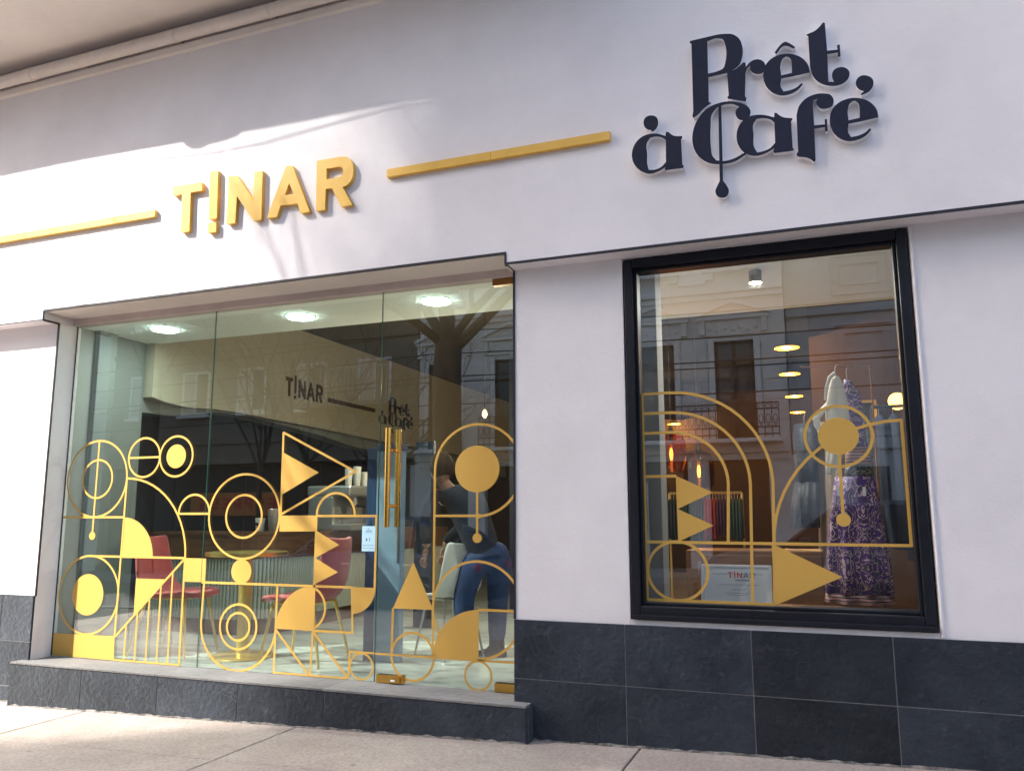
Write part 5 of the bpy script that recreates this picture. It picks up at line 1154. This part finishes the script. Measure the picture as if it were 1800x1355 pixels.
tanm = mat('tan_cloth', (.30, .22, .15), .85, var=.1, scale=8, bump=.2, bscale=50)
garment('body', [(1.90, -.05, .06, .5), (1.82, -.075, .10, .9), (1.5, -.08, .10, 1), (1.0, -.10, .10, 1.1), (.70, -.13, .10, 1.2)], 2.15, .07, tanm, t, 7, .2)
obj('sleeve', MB().tube([(-.06, 2.09, 1.80), (-.085, 2.08, 1.5), (-.08, 2.08, 1.22)], [.045, .045, .035], 10).mesh('sleeve', smooth=True), tanm, t)
# rail with dark clothes at the right
def clothes_rack(name, lab, x0, x1, y, ztop, n, cols, w, hmin, hmax, grp, lab2, along='x'):
    t = thing(name, lab, 'clothes rack', (0, 0, 0))
    obj('rail', MB().tube([(x0, y, ztop), (x1, y, ztop)], .012, 8), I['gold'] if n > 8 else I['black'], t)
    for x in (x0, x1): obj('upright', MB().tube([(x, y, FZ), (x, y, ztop)], .012, 8), I['gold'] if n > 8 else I['black'], t)
    obj('base_bar', MB().tube([(x0, y, FZ+.03), (x1, y, FZ+.03)], .012, 8), I['black'], t)
    ms = [mat('cloth', c_, .85, var=.15, scale=10, bump=.2, bscale=60) for c_ in cols]
    for i in range(n):
        x = x0 + (x1-x0)*(i+.5)/n; h = random.uniform(hmin, hmax); ci = int(i*len(cols)/n)
        k_ = i - next(q for q in range(n) if int(q*len(cols)/n) == ci); m_ = sum(int(q*len(cols)/n) == ci for q in range(n))
        which = 'leftmost' if k_ == 0 else 'rightmost' if k_ == m_-1 else ('second', 'third', 'fourth', 'fifth', 'sixth')[k_-1] + ' from the left'
        g_ = thing('hanging_garment', lab2[ci] + ', ' + which + ' of its colour', 'garment', (0, 0, 0), group=grp)
        garment('cloth', [(ztop-.06, x-.012, x+.012, .4), (ztop-.10, x-w, x+w, 1), (ztop-.5*h, x-w*1.1, x+w*1.1, 1.05), (ztop-h, x-w*1.3, x+w*1.2, 1.1)], y, .20, ms[ci], g_, 5, .10, n=28)
        obj('hanger', MB().tube([(x, y, ztop-.06), (x, y, ztop+.016), (x, y+.02, ztop+.02)], .003, 5), I['steel'], g_)
random.seed(11)
clothes_rack('clothes_rack', 'black rail with dark navy clothes behind the purple dress', .30, .92, 1.75, 1.95, 7, [(.012, .016, .035)], .045, .85, 1.05, 'dark clothes on the right rail', ['dark navy garment behind the purple dress'])
clothes_rack('clothes_rack', 'gold rail with green, red and dark clothes below the pendants', -1.62, -.86, 4.5, 1.44, 24, [(.015, .02, .02), (.02, .05, .035), (.03, .035, .04), (.28, .03, .03), (.06, .015, .03), (.03, .06, .05)], .020, .42, .52, 'clothes on the far rail', ['black garment on the far rail', 'dark green garment on the far rail', 'charcoal garment on the far rail', 'bright red garment on the far rail', 'dark maroon garment on the far rail', 'teal garment on the far rail'])
t = thing('dressing_mirror', 'tall gold framed mirror leaning on the brown wall', 'mirror', (.16, 4.5, 1.9))
for b in ((0, .025, -.9, .45), (.30, .325, -.9, .45)): obj('frame_bar', MB().box(b[0], b[1], 0, .03, b[2], b[3]), I['gold'], t)
for b in ((.026, .299, .425, .45), (.026, .299, -.9, -.875)): obj('frame_bar', MB().box(b[0], b[1], 0, .03, b[2], b[3]), I['gold'], t)
obj('mirror_glass', MB().box(.026, .299, .012, .02, -.874, .424), mat('mirror_glass', (.5, .5, .5), .05, metal=1), t)
t = thing('low_cabinet', 'dark wooden cabinet behind the window platform', 'cabinet', (-.62, 1.5, FZ))
obj('body', MB().box(-.35, .55, 0, .45, .05, .80).mesh('body', bevel=.006), I['wood'], t)
for x in (-.345, .105): obj('door', MB().box(x, x+.44, -.018, -.001, .08, .77).mesh('door', bevel=.004), I['wood'], t)
for x in (.075, .125): obj('knob', MB().lathe([(.004, 0), (.012, -.012), (.004, -.02)], c=(x, -.019, .5), n=10, ax='y'), I['gold'], t)
for x in (-.33, .49): obj('foot', MB().box(x, x+.04, .02, .43, 0, .049), I['black'], t)
# ---------------------------------------------------------------- houses across the street (seen mirrored in the glass)
S = {}
S['stucco'] = plaster('pale_stucco', (.82, .78, .72), bump=.2, stain=.2)
S['stucco2'] = plaster('grey_stucco', (.56, .57, .55), bump=.2, stain=.25)
S['tan'] = plaster('tan_render', (.26, .22, .17), bump=.2, stain=.25)
S['darkshop'] = mat('dark_shopfront', (.03, .025, .022), .5, var=.4, scale=2)
S['woodfr'] = mat('brown_joinery', (.07, .045, .03), .6, var=.3, scale=4)
S['pane'] = mat('house_glass', (.03, .035, .04), .08, spec=.8)
S['curtain'] = mat('curtain', (.45, .42, .36), .8, var=.1, scale=12)
S['iron'] = mat('wrought_iron', (.015, .014, .014), .6)
S['ledge'] = mat('ledge_plaster', (.84, .80, .74), .8, var=.1, scale=3)
S['bark'] = mat('tree_bark', (.085, .07, .055), .95, var=.35, scale=9, bump=1.0, bscale=25, stretch=(1, 1, .25))
S['redsign'] = mat('red_lettering', (.55, .03, .03), .6)
S['board'] = mat('pale_board', (.62, .62, .63), .6)
S['orange'] = mat('orange_board', (.55, .20, .05), .6)

YB = -15.5                       # front plane of the houses opposite
def hbox(nm, par, m, x0, x1, d0, d1, z0, z1, bev=0):
    """box on the far facade: d = distance in front of the facade plane towards us"""
    return obj(nm, MB().box(x0, x1, YB+d0, YB+d1, z0, z1).mesh(nm, bevel=bev), m, par)

# white town house with pediments
A0, A1 = -10.75, -.80
wh = thing('town_house', 'pale old town house with pediments and iron balcony mirrored in the glass', 'building', (0, 0, 0))
hbox('wall', wh, S['stucco'], A0, A1, -9, 0, 2.6, 11.5)
hbox('ground_floor', wh, S['darkshop'], A0, A1, -9, -.15, -1, 2.6)
wins = [-2.0, -3.93, -5.92, -7.93, -9.96]
for i in range(6):
    x = A1 - .12 if i == 0 else (A0 + .02 if i == 5 else (wins[i-1]+wins[i])/2)
    hbox('pier', wh, S['stucco'], x-.25 if i else x-.4, x+.25 if i < 5 else x+.4, -.149, .04, -.5, 2.6)
hbox('string_course', wh, S['ledge'], A0, A1, 0, .22, 2.66, 2.86, .02)
hbox('string_course', wh, S['ledge'], A0, A1, 0, .10, 2.50, 2.655, .02)
hbox('cornice', wh, S['ledge'], A0, A1, 0, .20, 6.62, 6.76, .02)
hbox('cornice', wh, S['ledge'], A0, A1, 0, .12, 6.48, 6.615, .02)
hbox('cornice', wh, S['ledge'], A0-.2, A1+.1, 0, .5, 11.2, 11.6, .05)
def tall_window(par, x, z0, z1, w=.92, depth=.12):
    g_ = obj('window', MB().box(x-w/2, x+w/2, YB+.002, YB+.02, z0, z1), S['pane'], par)
    fr = MB()
    for a, b, c, d in ((x-w/2, x-w/2+.07, z0, z1), (x+w/2-.07, x+w/2, z0, z1), (x-.04, x+.04, z0, z1), (x-w/2, x+w/2, z1-.07, z1), (x-w/2, x+w/2, z0, z0+.35), (x-w/2, x+w/2, z1-.62, z1-.54)):
        fr.box(a, b, YB+.018, YB+.05, c, d)
    obj('frame', fr.mesh('frame'), S['woodfr'], g_)
    for s in (-1, 1): obj('surround', MB().box(x+s*(w/2+.08)-.07, x+s*(w/2+.08)+.07, YB+.001, YB+.07, z0, z1+.1).mesh('surround', bevel=.01), S['ledge'], g_)
    return g_
for i, x in enumerate(wins):
    tall_window(wh, x, 2.95, 5.42)
    # pediment: raking mouldings over a tympanum, frieze with garland bosses below
    pd = group('pediment', wh)
    pd.location = (x, YB, 0)
    zb, za, hw_ = 6.02, 6.43, .86
    for s in (-1, 1):
        mb = MB().prism([(s*(hw_+.02), zb+.02), (s*(hw_+.02), zb+.10), (0, za+.03), (0, za-.06)], 'y', .001, .17)
        obj('raking_moulding', mb.mesh('raking_moulding'), S['ledge'], pd)
    obj('tympanum', MB().prism([(-hw_+.08, zb+.06), (hw_-.08, zb+.06), (0, za-.05)], 'y', .001, .05).mesh('tympanum'), S['stucco'], pd)
    obj('bed_moulding', MB().box(-hw_, hw_, .001, .15, zb-.07, zb+.015).mesh('bed_moulding', bevel=.015), S['ledge'], pd)
    obj('frieze', MB().box(-.66, .66, .001, .05, 5.56, zb-.075).mesh('frieze', bevel=.01), S['ledge'], pd)
    gm = MB()
    for k in range(7):
        u = -.54 + .18*k
        gm.lathe([(.02, .0), (.055, .02), (.03, .045)], c=(u, .05, 5.74 - .05*abs(math.sin(k*1.57))), n=8, ax='y')
        gm.tube([(u-.06, .06, 5.84), (u, .075, 5.70), (u+.06, .06, 5.84)], .016, 5)
    obj('garland', gm.mesh('garland'), S['ledge'], pd)
    for s in (-1, 1): obj('bracket', MB().box(s*.74-.07, s*.74+.07, .001, .12, 5.60, zb-.071).mesh('bracket', bevel=.015), S['ledge'], pd)
    # upper floor window with sill on corbels
    w2 = obj('window', MB().box(x-.52, x+.52, YB+.002, YB+.02, 7.32, 9.4), S['pane'], wh)
    fr = MB()
    for a, b, c, d in ((x-.52, x-.44, 7.32, 9.4), (x+.44, x+.52, 7.32, 9.4), (x-.04, x+.04, 7.32, 9.4), (x-.52, x+.52, 7.32, 7.42), (x-.52, x+.52, 8.6, 8.68)): fr.box(a, b, YB+.018, YB+.05, c, d)
    obj('frame', fr.mesh('frame'), S['ledge'], w2)
    obj('sill', MB().box(x-.68, x+.68, YB+.001, YB+.22, 7.16, 7.30).mesh('sill', bevel=.02), S['ledge'], w2)
    for s in (-1, 1): obj('corbel', MB().box(x+s*.52-.11, x+s*.52+.11, YB+.001, YB+.16, 6.98, 7.155).mesh('corbel', bevel=.02), S['ledge'], w2)
    if i < 4:
        xm = (wins[i]+wins[i+1])/2
        hbox('upper_panel', wh, S['ledge'], xm-.36, xm+.36, 0, .06, 6.90, 7.55, .02)
        hbox('panel_cap', wh, S['ledge'], xm-.42, xm+.42, 0, .14, 7.56, 7.66, .02)
    for z in (3.35, 3.75, 4.15, 4.55, 4.95):
        pass
# rusticated joints as raised blocks between the windows
edges = [A1] + [x for w_ in wins for x in (w_+.62, w_-.62)] + [A0]
for i in range(0, len(edges), 2):
    a, b = edges[i+1] if i+1 < len(edges) else A0, edges[i]
    if b - a < .2: continue
    z = 2.95
    while z < 5.4:
        obj('ashlar_block', MB().box(a+.02, b-.02, YB+.001, YB+.028, z, z+.475).mesh('ashlar_block', bevel=.008, seg=1), S['stucco'], wh)
        z += .495
# balconies with wrought iron rails
def balcony(par, x0, x1):
    b_ = obj('balcony', MB().box(x0, x1, YB+.001, YB+.85, 2.865, 2.955).mesh('balcony', bevel=.015), S['ledge'], par)
    rl = MB()
    for z in (3.02, 3.18, 3.60, 3.74): rl.box(x0+.03, x1-.03, YB+.80, YB+.83, z, z+.03)
    n = int((x1-x0)/.16)
    for k in range(n+1):
        x = x0+.04 + (x1-x0-.08)*k/n
        rl.box(x-.009, x+.009, YB+.806, YB+.824, 2.956, 3.74)
        if k < n:
            xc = x + (x1-x0-.08)/n/2
            rl.tube([(xc+.05*math.cos(t*math.pi/5), YB+.815, 3.39+.10*math.sin(t*math.pi/5)) for t in range(10)], .008, 4, closed=True)
            rl.tube([(xc+.05*math.cos(t*math.pi/4), YB+.815, 3.67+.045*math.sin(t*math.pi/4)) for t in range(8)], .007, 4, closed=True)
            rl.tube([(xc-.05, YB+.815, 3.20), (xc+.05, YB+.815, 3.30)], .007, 4)
            rl.tube([(xc+.05, YB+.815, 3.20), (xc-.05, YB+.815, 3.30)], .007, 4)
    obj('railing', rl.mesh('railing'), S['iron'], b_)
balcony(wh, -4.65, -.95); balcony(wh, -8.6, -5.2); balcony(wh, -10.7, -9.2)
# shop boards on its ground floor
t = thing('shop_board', 'white board with red letter K mirrored low in the display window', 'sign', (-4.65, YB-.10, 1.0))
def block_word(word, h, cw, par, x0, z0, y, m):
    G_ = {'K': [(0, 0, .22, 1), ('d', .22, .5, .75, 1, .25), ('d', .22, .5, .75, 0, .25)], 'E': [(0, 0, .2, 1), (.2, 0, .7, .18), (.2, .41, .6, .59), (.2, .82, .7, 1)], 'S': [(0, 0, .7, .18), (0, .82, .7, 1), (0, .41, .7, .59), (0, .5, .2, .9), (.5, .1, .7, .5)],
          'P': [(0, 0, .2, 1), (.2, .82, .65, 1), (.2, .4, .65, .57), (.5, .5, .7, .9)], 'R': [(0, 0, .2, 1), (.2, .82, .65, 1), (.2, .4, .65, .57), (.5, .5, .7, .9), ('d', .3, .45, .6, 0, .2)]}
    for i, ch in enumerate(word):
        mb = MB(); xo = x0 - i*cw          # facing +y: text runs towards -x
        for k, s in enumerate(G_[ch]):
            if s[0] == 'd':
                _, a, b, c, d, w_ = s
                mb.prism([(xo-a*cw, z0+(b-w_/2.4)*h), (xo-a*cw, z0+(b+w_/2.4)*h), (xo-c*cw, z0+(d+(0 if d else 0))*h), (xo-(c-w_)*cw if d else xo-(c-w_)*cw, z0+d*h)], 'y', y, y+.01+.0005*k)
            else: mb.box(xo-s[2]*cw, xo-s[0]*cw, y, y+.01+.0005*k, z0+s[1]*h, z0+s[3]*h)
        obj('letter', mb.mesh('letter'), m, par)
obj('board', MB().box(-.55, .42, 0, .04, -.9, 1.0).mesh('board', bevel=.01), S['board'], t)
block_word('K', .42, .42, t, .38, .12, .041, S['redsign']); block_word('ESPR', .14, .16, t, .38, -.16, .041, mat('grey_lettering', (.3, .3, .3), .6))
t = thing('shop_board', 'orange board mirrored in the dark glass behind the coral chair', 'sign', (-16.9, YB+.1, 1.55))
obj('board', MB().box(-1.7, 1.7, 0, .06, -.35, .35).mesh('board', bevel=.01), S['orange'], t)
block_word('ESPRESS', .34, .42, t, 1.5, -.16, .061, S['redsign'])

# grey panelled house on the right
gh = thing('grey_house', 'grey panelled house with shallow square mouldings mirrored at the right of the window', 'building', (0, 0, 0))
YG = YB - .35
obj('wall', MB().box(-.78, 12, YG-9, YG, -1, 12), S['stucco2'], gh)
for z0, z1 in ((5.95, 6.15), (6.2, 6.28), (2.7, 2.9), (7.55, 7.62)):
    obj('string_course', MB().box(-.779, 12, YG+.001, YG+.10, z0, z1).mesh('string_course', bevel=.015), S['stucco2'], gh)
def panel(par, x0, x1, z0, z1, w=.05):
    g_ = group('panel', par)
    for b in ((x0, x1, z0, z0+w), (x0, x1, z1-w, z1), (x0, x0+w, z0+w, z1-w), (x1-w, x1, z0+w, z1-w)):
        obj('moulding', MB().box(b[0], b[1], YG+.001, YG+.05, b[2], b[3]).mesh('moulding', bevel=.012, seg=1), S['stucco2'], g_)
for x in (.35, 2.3, 4.3):
    panel(gh, x-.05, x+1.25, 6.40, 7.40); panel(gh, x+.15, x+1.05, 6.62, 7.18); panel(gh, x+.2, x+1.0, 7.75, 8.4)
    panel(gh, x-.05, x+1.25, 3.0, 5.7); panel(gh, x+.15, x+1.05, 3.2, 5.5)
    w_ = obj('window', MB().box(x+.25, x+.95, YG+.002, YG+.03, .2, 2.3), S['pane'], gh)
    obj('frame', MB().box(x+.56, x+.64, YG+.031, YG+.06, .2, 2.3), S['woodfr'], w_)

# tall tan block on the left: it also keeps the sun off the right half of the shop front
TB0, TB1, TH = -22.2, -10.78, 23.3
tb = thing('apartment_block', 'tan apartment block with plain windows and balcony mirrored behind bare trees', 'building', (0, 0, 0))
tw = MB()
tw.prism([(-22.25, -1), (TB1, -1), (TB1, 30), (-19.6, 30), (-20.4, 26.5), (-21.0, 24.0), (-21.2, 22.6), (-21.35, 20.9), (-22.05, 20.1), (-22.25, 19.0)], 'y', YB-11, YB+.02)
obj('wall', tw, S['tan'], tb)
for f in range(7):
    z = 3.4 + 2.95*f
    obj('string_course', MB().box(-22.24, TB1-.01, YB+.021, YB+.10, z, z+.12), S['tan'], tb)
    for k in range(5):
        x = TB0 + 1.3 + 2.18*k
        if f < 3:
            w_ = obj('window', MB().box(x-.55, x+.55, YB+.022, YB+.05, z+.95, z+2.35), S['pane'], tb)
            fr = MB()
            for a, b, c, d in ((x-.55, x-.47, z+.95, z+2.35), (x+.47, x+.55, z+.95, z+2.35), (x-.04, x+.04, z+.95, z+2.35), (x-.47, x+.47, z+.95, z+1.03), (x-.47, x+.47, z+2.27, z+2.35)): fr.box(a, b, YB+.051, YB+.09, c, d)
            obj('frame', fr.mesh('frame'), S['board'], w_)
            obj('curtain', MB().box(x-.46, x-.06, YB+.0505, YB+.058, z+1.04, z+2.26), S['curtain'], w_)
            obj('sill', MB().box(x-.62, x+.62, YB+.022, YB+.2, z+.86, z+.94), S['ledge'], w_)
for (x0, x1, z) in ((-14.2, -11.2, 4.35), (-18.6, -15.6, 7.3), (-14.2, -11.2, 7.3)):
    b_ = obj('balcony', MB().box(x0, x1, YB+.022, YB+1.1, z-.12, z), S['tan'], tb)
    rl = MB(); n = 22
    for k in range(n+1):
        x = x0+.03+(x1-x0-.06)*k/n; rl.box(x-.012, x+.012, YB+1.04, YB+1.065, z, z+.95)
    rl.box(x0, x1, YB+1.03, YB+1.08, z+.95, z+1.0)
    obj('railing', rl.mesh('railing'), S['curtain'], b_)
for k in range(4):
    x = TB0 + 1.5 + 2.7*k
    obj('shop_window', MB().box(x-1.32, x+1.32, YB+.022, YB+.05, -.6, 2.7), S['darkshop'], tb)
obj('shop_canopy', MB().box(TB0+.2, TB1-.2, YB+.022, YB+.5, 2.75, 2.95), S['tan'], tb)
lb = thing('low_house', 'low plain house beyond the tan apartment block', 'building', (0, 0, 0))
obj('wall', MB().box(-40, TB0-.65, YB-10, YB-.3, -1.5, 8), S['stucco2'], lb)
obj('roof', MB().prism([(YB-10.3, 8.01), (YB, 8.01), (YB-5, 10)], 'x', -40, TB0-.66), mat('roof_tile', (.22, .09, .06), .85, var=.3, scale=8), lb)

# ---------------------------------------------------------------- bare street trees
def bare_tree(name, label, x, y, trunk_r, fork_z, height, seed, limbs=6, spread=.8, grp='bare street trees', limb=.53):
    rnd = random.Random(seed)
    t = thing(name, label, 'tree', (x, y, gz(x)-.02), group=grp)
    tr_, tw_ = MB(), MB()
    def grow(mb, p, d, r, L, depth, maxd):
        pts = [p]; rs = [r]; n = 4 if depth < 2 else 3
        for i in range(n):
            d = (d + Vector((rnd.uniform(-1, 1), rnd.uniform(-1, 1), rnd.uniform(-.4, .7)))*.22).normalized()
            p = p + d*(L/n); pts.append(p); rs.append(r*(1-.42*(i+1)/n))
        (tr_ if depth < 2 else tw_).tube(pts, rs, 8 if depth < 2 else (5 if depth < 3 else 3))
        if depth < maxd:
            for k in range(rnd.choice((2, 3, 3)) if depth < maxd-1 else 4):
                i = rnd.randint(1, n); a = rnd.uniform(0, 6.28)
                dd = (d + Vector((math.cos(a), math.sin(a), rnd.uniform(-.1, .7)))*rnd.uniform(.5, .95)).normalized()
                grow(mb, pts[i], dd, rs[i]*.68, L*rnd.uniform(.55, .8), depth+1, maxd)
    pts = [Vector((0, 0, -.1)), Vector((.0, 0, .25)), Vector((.02, 0, fork_z*.5)), Vector((.0, .02, fork_z*.85)), Vector((.02, 0, fork_z+.1))]
    tr_.tube(pts, [trunk_r*1.35, trunk_r*1.1, trunk_r, trunk_r*.98, trunk_r*.9], 14)
    for k in range(limbs):
        a = 6.28*k/limbs + rnd.uniform(-.3, .3)
        d = Vector((math.cos(a)*spread, math.sin(a)*spread, rnd.uniform(.45, 1.25))).normalized()
        grow(tr_, Vector((0, 0, fork_z - rnd.uniform(0, .25))), d, trunk_r*rnd.uniform(limb*.82, limb*1.18), (height-fork_z)*rnd.uniform(.42, .6), 1, 4)
    obj('trunk', tr_.mesh('trunk', smooth=True, recalc=False), S['bark'], t)
    obj('twigs', tw_.mesh('twigs', smooth=True, recalc=False), S['bark'], t)
    return t
bare_tree('bare_tree', 'thick forked bare tree by the kerb mirrored in the glass door', -4.80, -4.95, .205, 3.7, 8.6, 5, 6, .85, limb=.36)
bare_tree('bare_tree', 'slender bare tree mirrored above the left coral chair', -12.6, -11.0, .065, 2.6, 8.0, 8, 6, .55)
bare_tree('bare_tree', 'slender bare tree mirrored above the gold bistro table', -9.6, -11.2, .055, 2.2, 7.0, 21, 6, .6)
bare_tree('bare_tree', 'bare tree mirrored at the far left of the glass front', -11.6, -11.4, .06, 2.8, 8.0, 33, 6, .6)
def shading_poplar(label, x, y, height, crown_r, ntwig, seed, zlow):  # tree added so its fine twigs soften the sun edge on the fascia
    rnd = random.Random(seed)
    t = thing('added_poplar', label, 'tree', (x, y, gz(x)-.02), group='bare street trees')
    tr_, br_, tw_ = MB(), MB(), MB()
    tr_.tube([(0, 0, -.1), (0, 0, .4), (.05, .02, height*.4), (-.03, .03, height*.75), (0, 0, height)], [.42, .34, .24, .11, .02], 12)
    for k in range(90):
        z = rnd.uniform(5, height*.93); a = rnd.uniform(0, 6.28); L = rnd.uniform(.8, 1.0)*crown_r
        d = Vector((math.cos(a)*.62, math.sin(a)*.62, .95)).normalized()
        p0 = Vector((0, 0, z)); p1 = p0 + d*L*.6; p2 = p1 + (d + Vector((0, 0, .5))).normalized()*L*.7
        br_.tube([p0, p1, p2], [.035, .022, .008], 4)
    for k in range(ntwig):
        z = zlow + (height+.6-zlow)*rnd.random(); a = rnd.uniform(0, 6.28); r_ = crown_r*abs(rnd.gauss(0, .52))
        p0 = Vector((math.cos(a)*r_, math.sin(a)*r_, z))
        d = Vector((math.cos(a)*.5 + rnd.uniform(-.4, .4), math.sin(a)*.5 + rnd.uniform(-.4, .4), rnd.uniform(.4, 1.2))).normalized()
        tw_.tube([p0, p0 + d*rnd.uniform(.4, .9)], [.009, .004], 3)
    obj('trunk', tr_.mesh('trunk', smooth=True, recalc=False), S['bark'], t)
    obj('branches', br_.mesh('branches', smooth=True, recalc=False), S['bark'], t)
    tg = obj('twigs', tw_.mesh('twigs', recalc=False), S['bark'], t); tg['kind'] = 'stuff'
shading_poplar('tall bare poplar added before the tan block to thin the sunlight', -19.35, -14.2, 25.5, 1.75, 4600, 14, 15)

# ---------------------------------------------------------------- overhead cables
for i, (y, z, sag) in enumerate(((-12.6, 5.7, .25), (-12.6, 5.15, .25), (-12.4, 4.55, .2), (-12.4, 4.42, .2), (-12.9, 3.95, .2), (-10.5, 6.6, .3))):
    c_ = obj('overhead_cable', MB().tube([(-30 + 3.5*k, y, z + .02*(-30+3.5*k)*.3 - sag*math.sin(math.pi*((k % 6)/6))) for k in range(15)], .014, 5).mesh('overhead_cable'), S['iron'])
    tag(c_, ['topmost', 'second', 'third', 'fourth', 'fifth', 'nearest'][i] + ' black overhead cable strung along the street opposite', 'cable', 'overhead cables')

# ---------------------------------------------------------------- parked cars
def car(label, x, y, rz, paint):
    t = thing('parked_car', label, 'car', (x, y, gz(x)-.125), rz, 'cars parked along the kerb')
    pm = mat('car_paint', paint, .3, coat=.6, var=.03, scale=3)
    gm = S['pane']; L, W_ = 4.1, 1.72
    lower = [(-2.05, .35, .70), (-2.02, .62, .80), (-1.85, .78, .84), (-1.2, .90, .86), (0, .95, .86), (1.1, .93, .86), (1.85, .90, .84), (2.05, .72, .80), (2.06, .35, .72)]
    rings = []
    for (xx_, zt, hw_) in lower:
        rings.append([(xx_, -hw_*.92, .22), (xx_, -hw_, .40), (xx_, -hw_*1.0, zt*.75), (xx_, -hw_*.90, zt), (xx_, hw_*.90, zt), (xx_, hw_, zt*.75), (xx_, hw_, .40), (xx_, hw_*.92, .22)])
    bo_ = obj('body', MB().loft(rings).mesh('body', bevel=.03, smooth=True), pm, t)
    cab = [(-1.05, .88, .80), (-.35, 1.42, .62), (.2, 1.48, .61), (1.0, 1.46, .60), (1.55, 1.25, .62), (1.95, .90, .76)]
    gr = [[(a, -w_, .86), (a, -w_, z_), (a, w_, z_), (a, w_, .86)] for a, z_, w_ in cab]
    obj('window_glass', MB().loft([[(a, -w_*1.0, .87), (a, -(w_ if z_ > 1 else w_), max(z_-.05, .88)), (a, w_, max(z_-.05, .88)), (a, w_, .87)] for a, z_, w_ in cab]).mesh('window_glass', smooth=False), gm, t)
    obj('roof', MB().loft([[(a, -w_*1.0, z_-.055), (a, -w_*.92, z_), (a, w_*.92, z_), (a, w_, z_-.055)] for a, z_, w_ in cab[1:5]]).mesh('roof', smooth=True), pm, t)
    for s in (-1, 1):
        pl_ = MB()
        for (xa, za, xb, zb_) in ((-1.02, .88, -.36, 1.40), (.25, .88, .22, 1.44), (1.0, .88, 1.02, 1.43), (1.93, .9, 1.52, 1.24)):
            pl_.tube([(xa, s*.77, za), (xb, s*.625, zb_)], .03, 6)
        obj('pillar', pl_.mesh('pillar'), pm, t)
        for xx_ in (-1.32, 1.28):
            w_ = obj('wheel', MB().lathe([(.20, -.09), (.29, -.10), (.315, -.07), (.315, .07), (.29, .10), (.20, .09)], c=(xx_, s*.76, .315), n=24, ax='y').mesh('wheel', smooth=True), I['black'], t)
            obj('rim', MB().lathe([(.05, s*.085), (.20, s*.095), (.195, s*.06)], c=(xx_, s*.76, .315), n=20, ax='y').mesh('rim', smooth=True), I['steel'], w_)
        obj('headlight', MB().lathe([(.02, .0), (.09, -.02), (.085, -.06)], c=(-1.99, s*.58, .62), n=12, ax='x').mesh('headlight', smooth=True), M_['acrylic'], t)
        obj('tail_light', MB().box(2.02, 2.07, s*.60-.10, s*.60+.10, .66, .78).mesh('tail_light', bevel=.01), S['redsign'], t)
        obj('wing_mirror', MB().box(-.78, -.66, s*.88-.08, s*.88+.08, .92, 1.03).mesh('wing_mirror', bevel=.02), pm, t)
        for xx_ in (-.1, .95): obj('door_handle', MB().box(xx_, xx_+.14, s*.872-.012, s*.872+.012, .76, .785), I['steel'], t)
    obj('bumper', MB().box(-2.10, -2.0, -.76, .76, .26, .46).mesh('bumper', bevel=.03), I['black'], t)
    obj('bumper', MB().box(2.0, 2.10, -.76, .76, .26, .46).mesh('bumper', bevel=.03), I['black'], t)
    return t
car('dark grey hatchback parked at the kerb, mirrored low in the display window', .4, -6.75, 0, (.06, .065, .075))
car('dark blue hatchback parked at the kerb, mirrored in the glass door', -6.9, -6.75, 0, (.03, .05, .10))
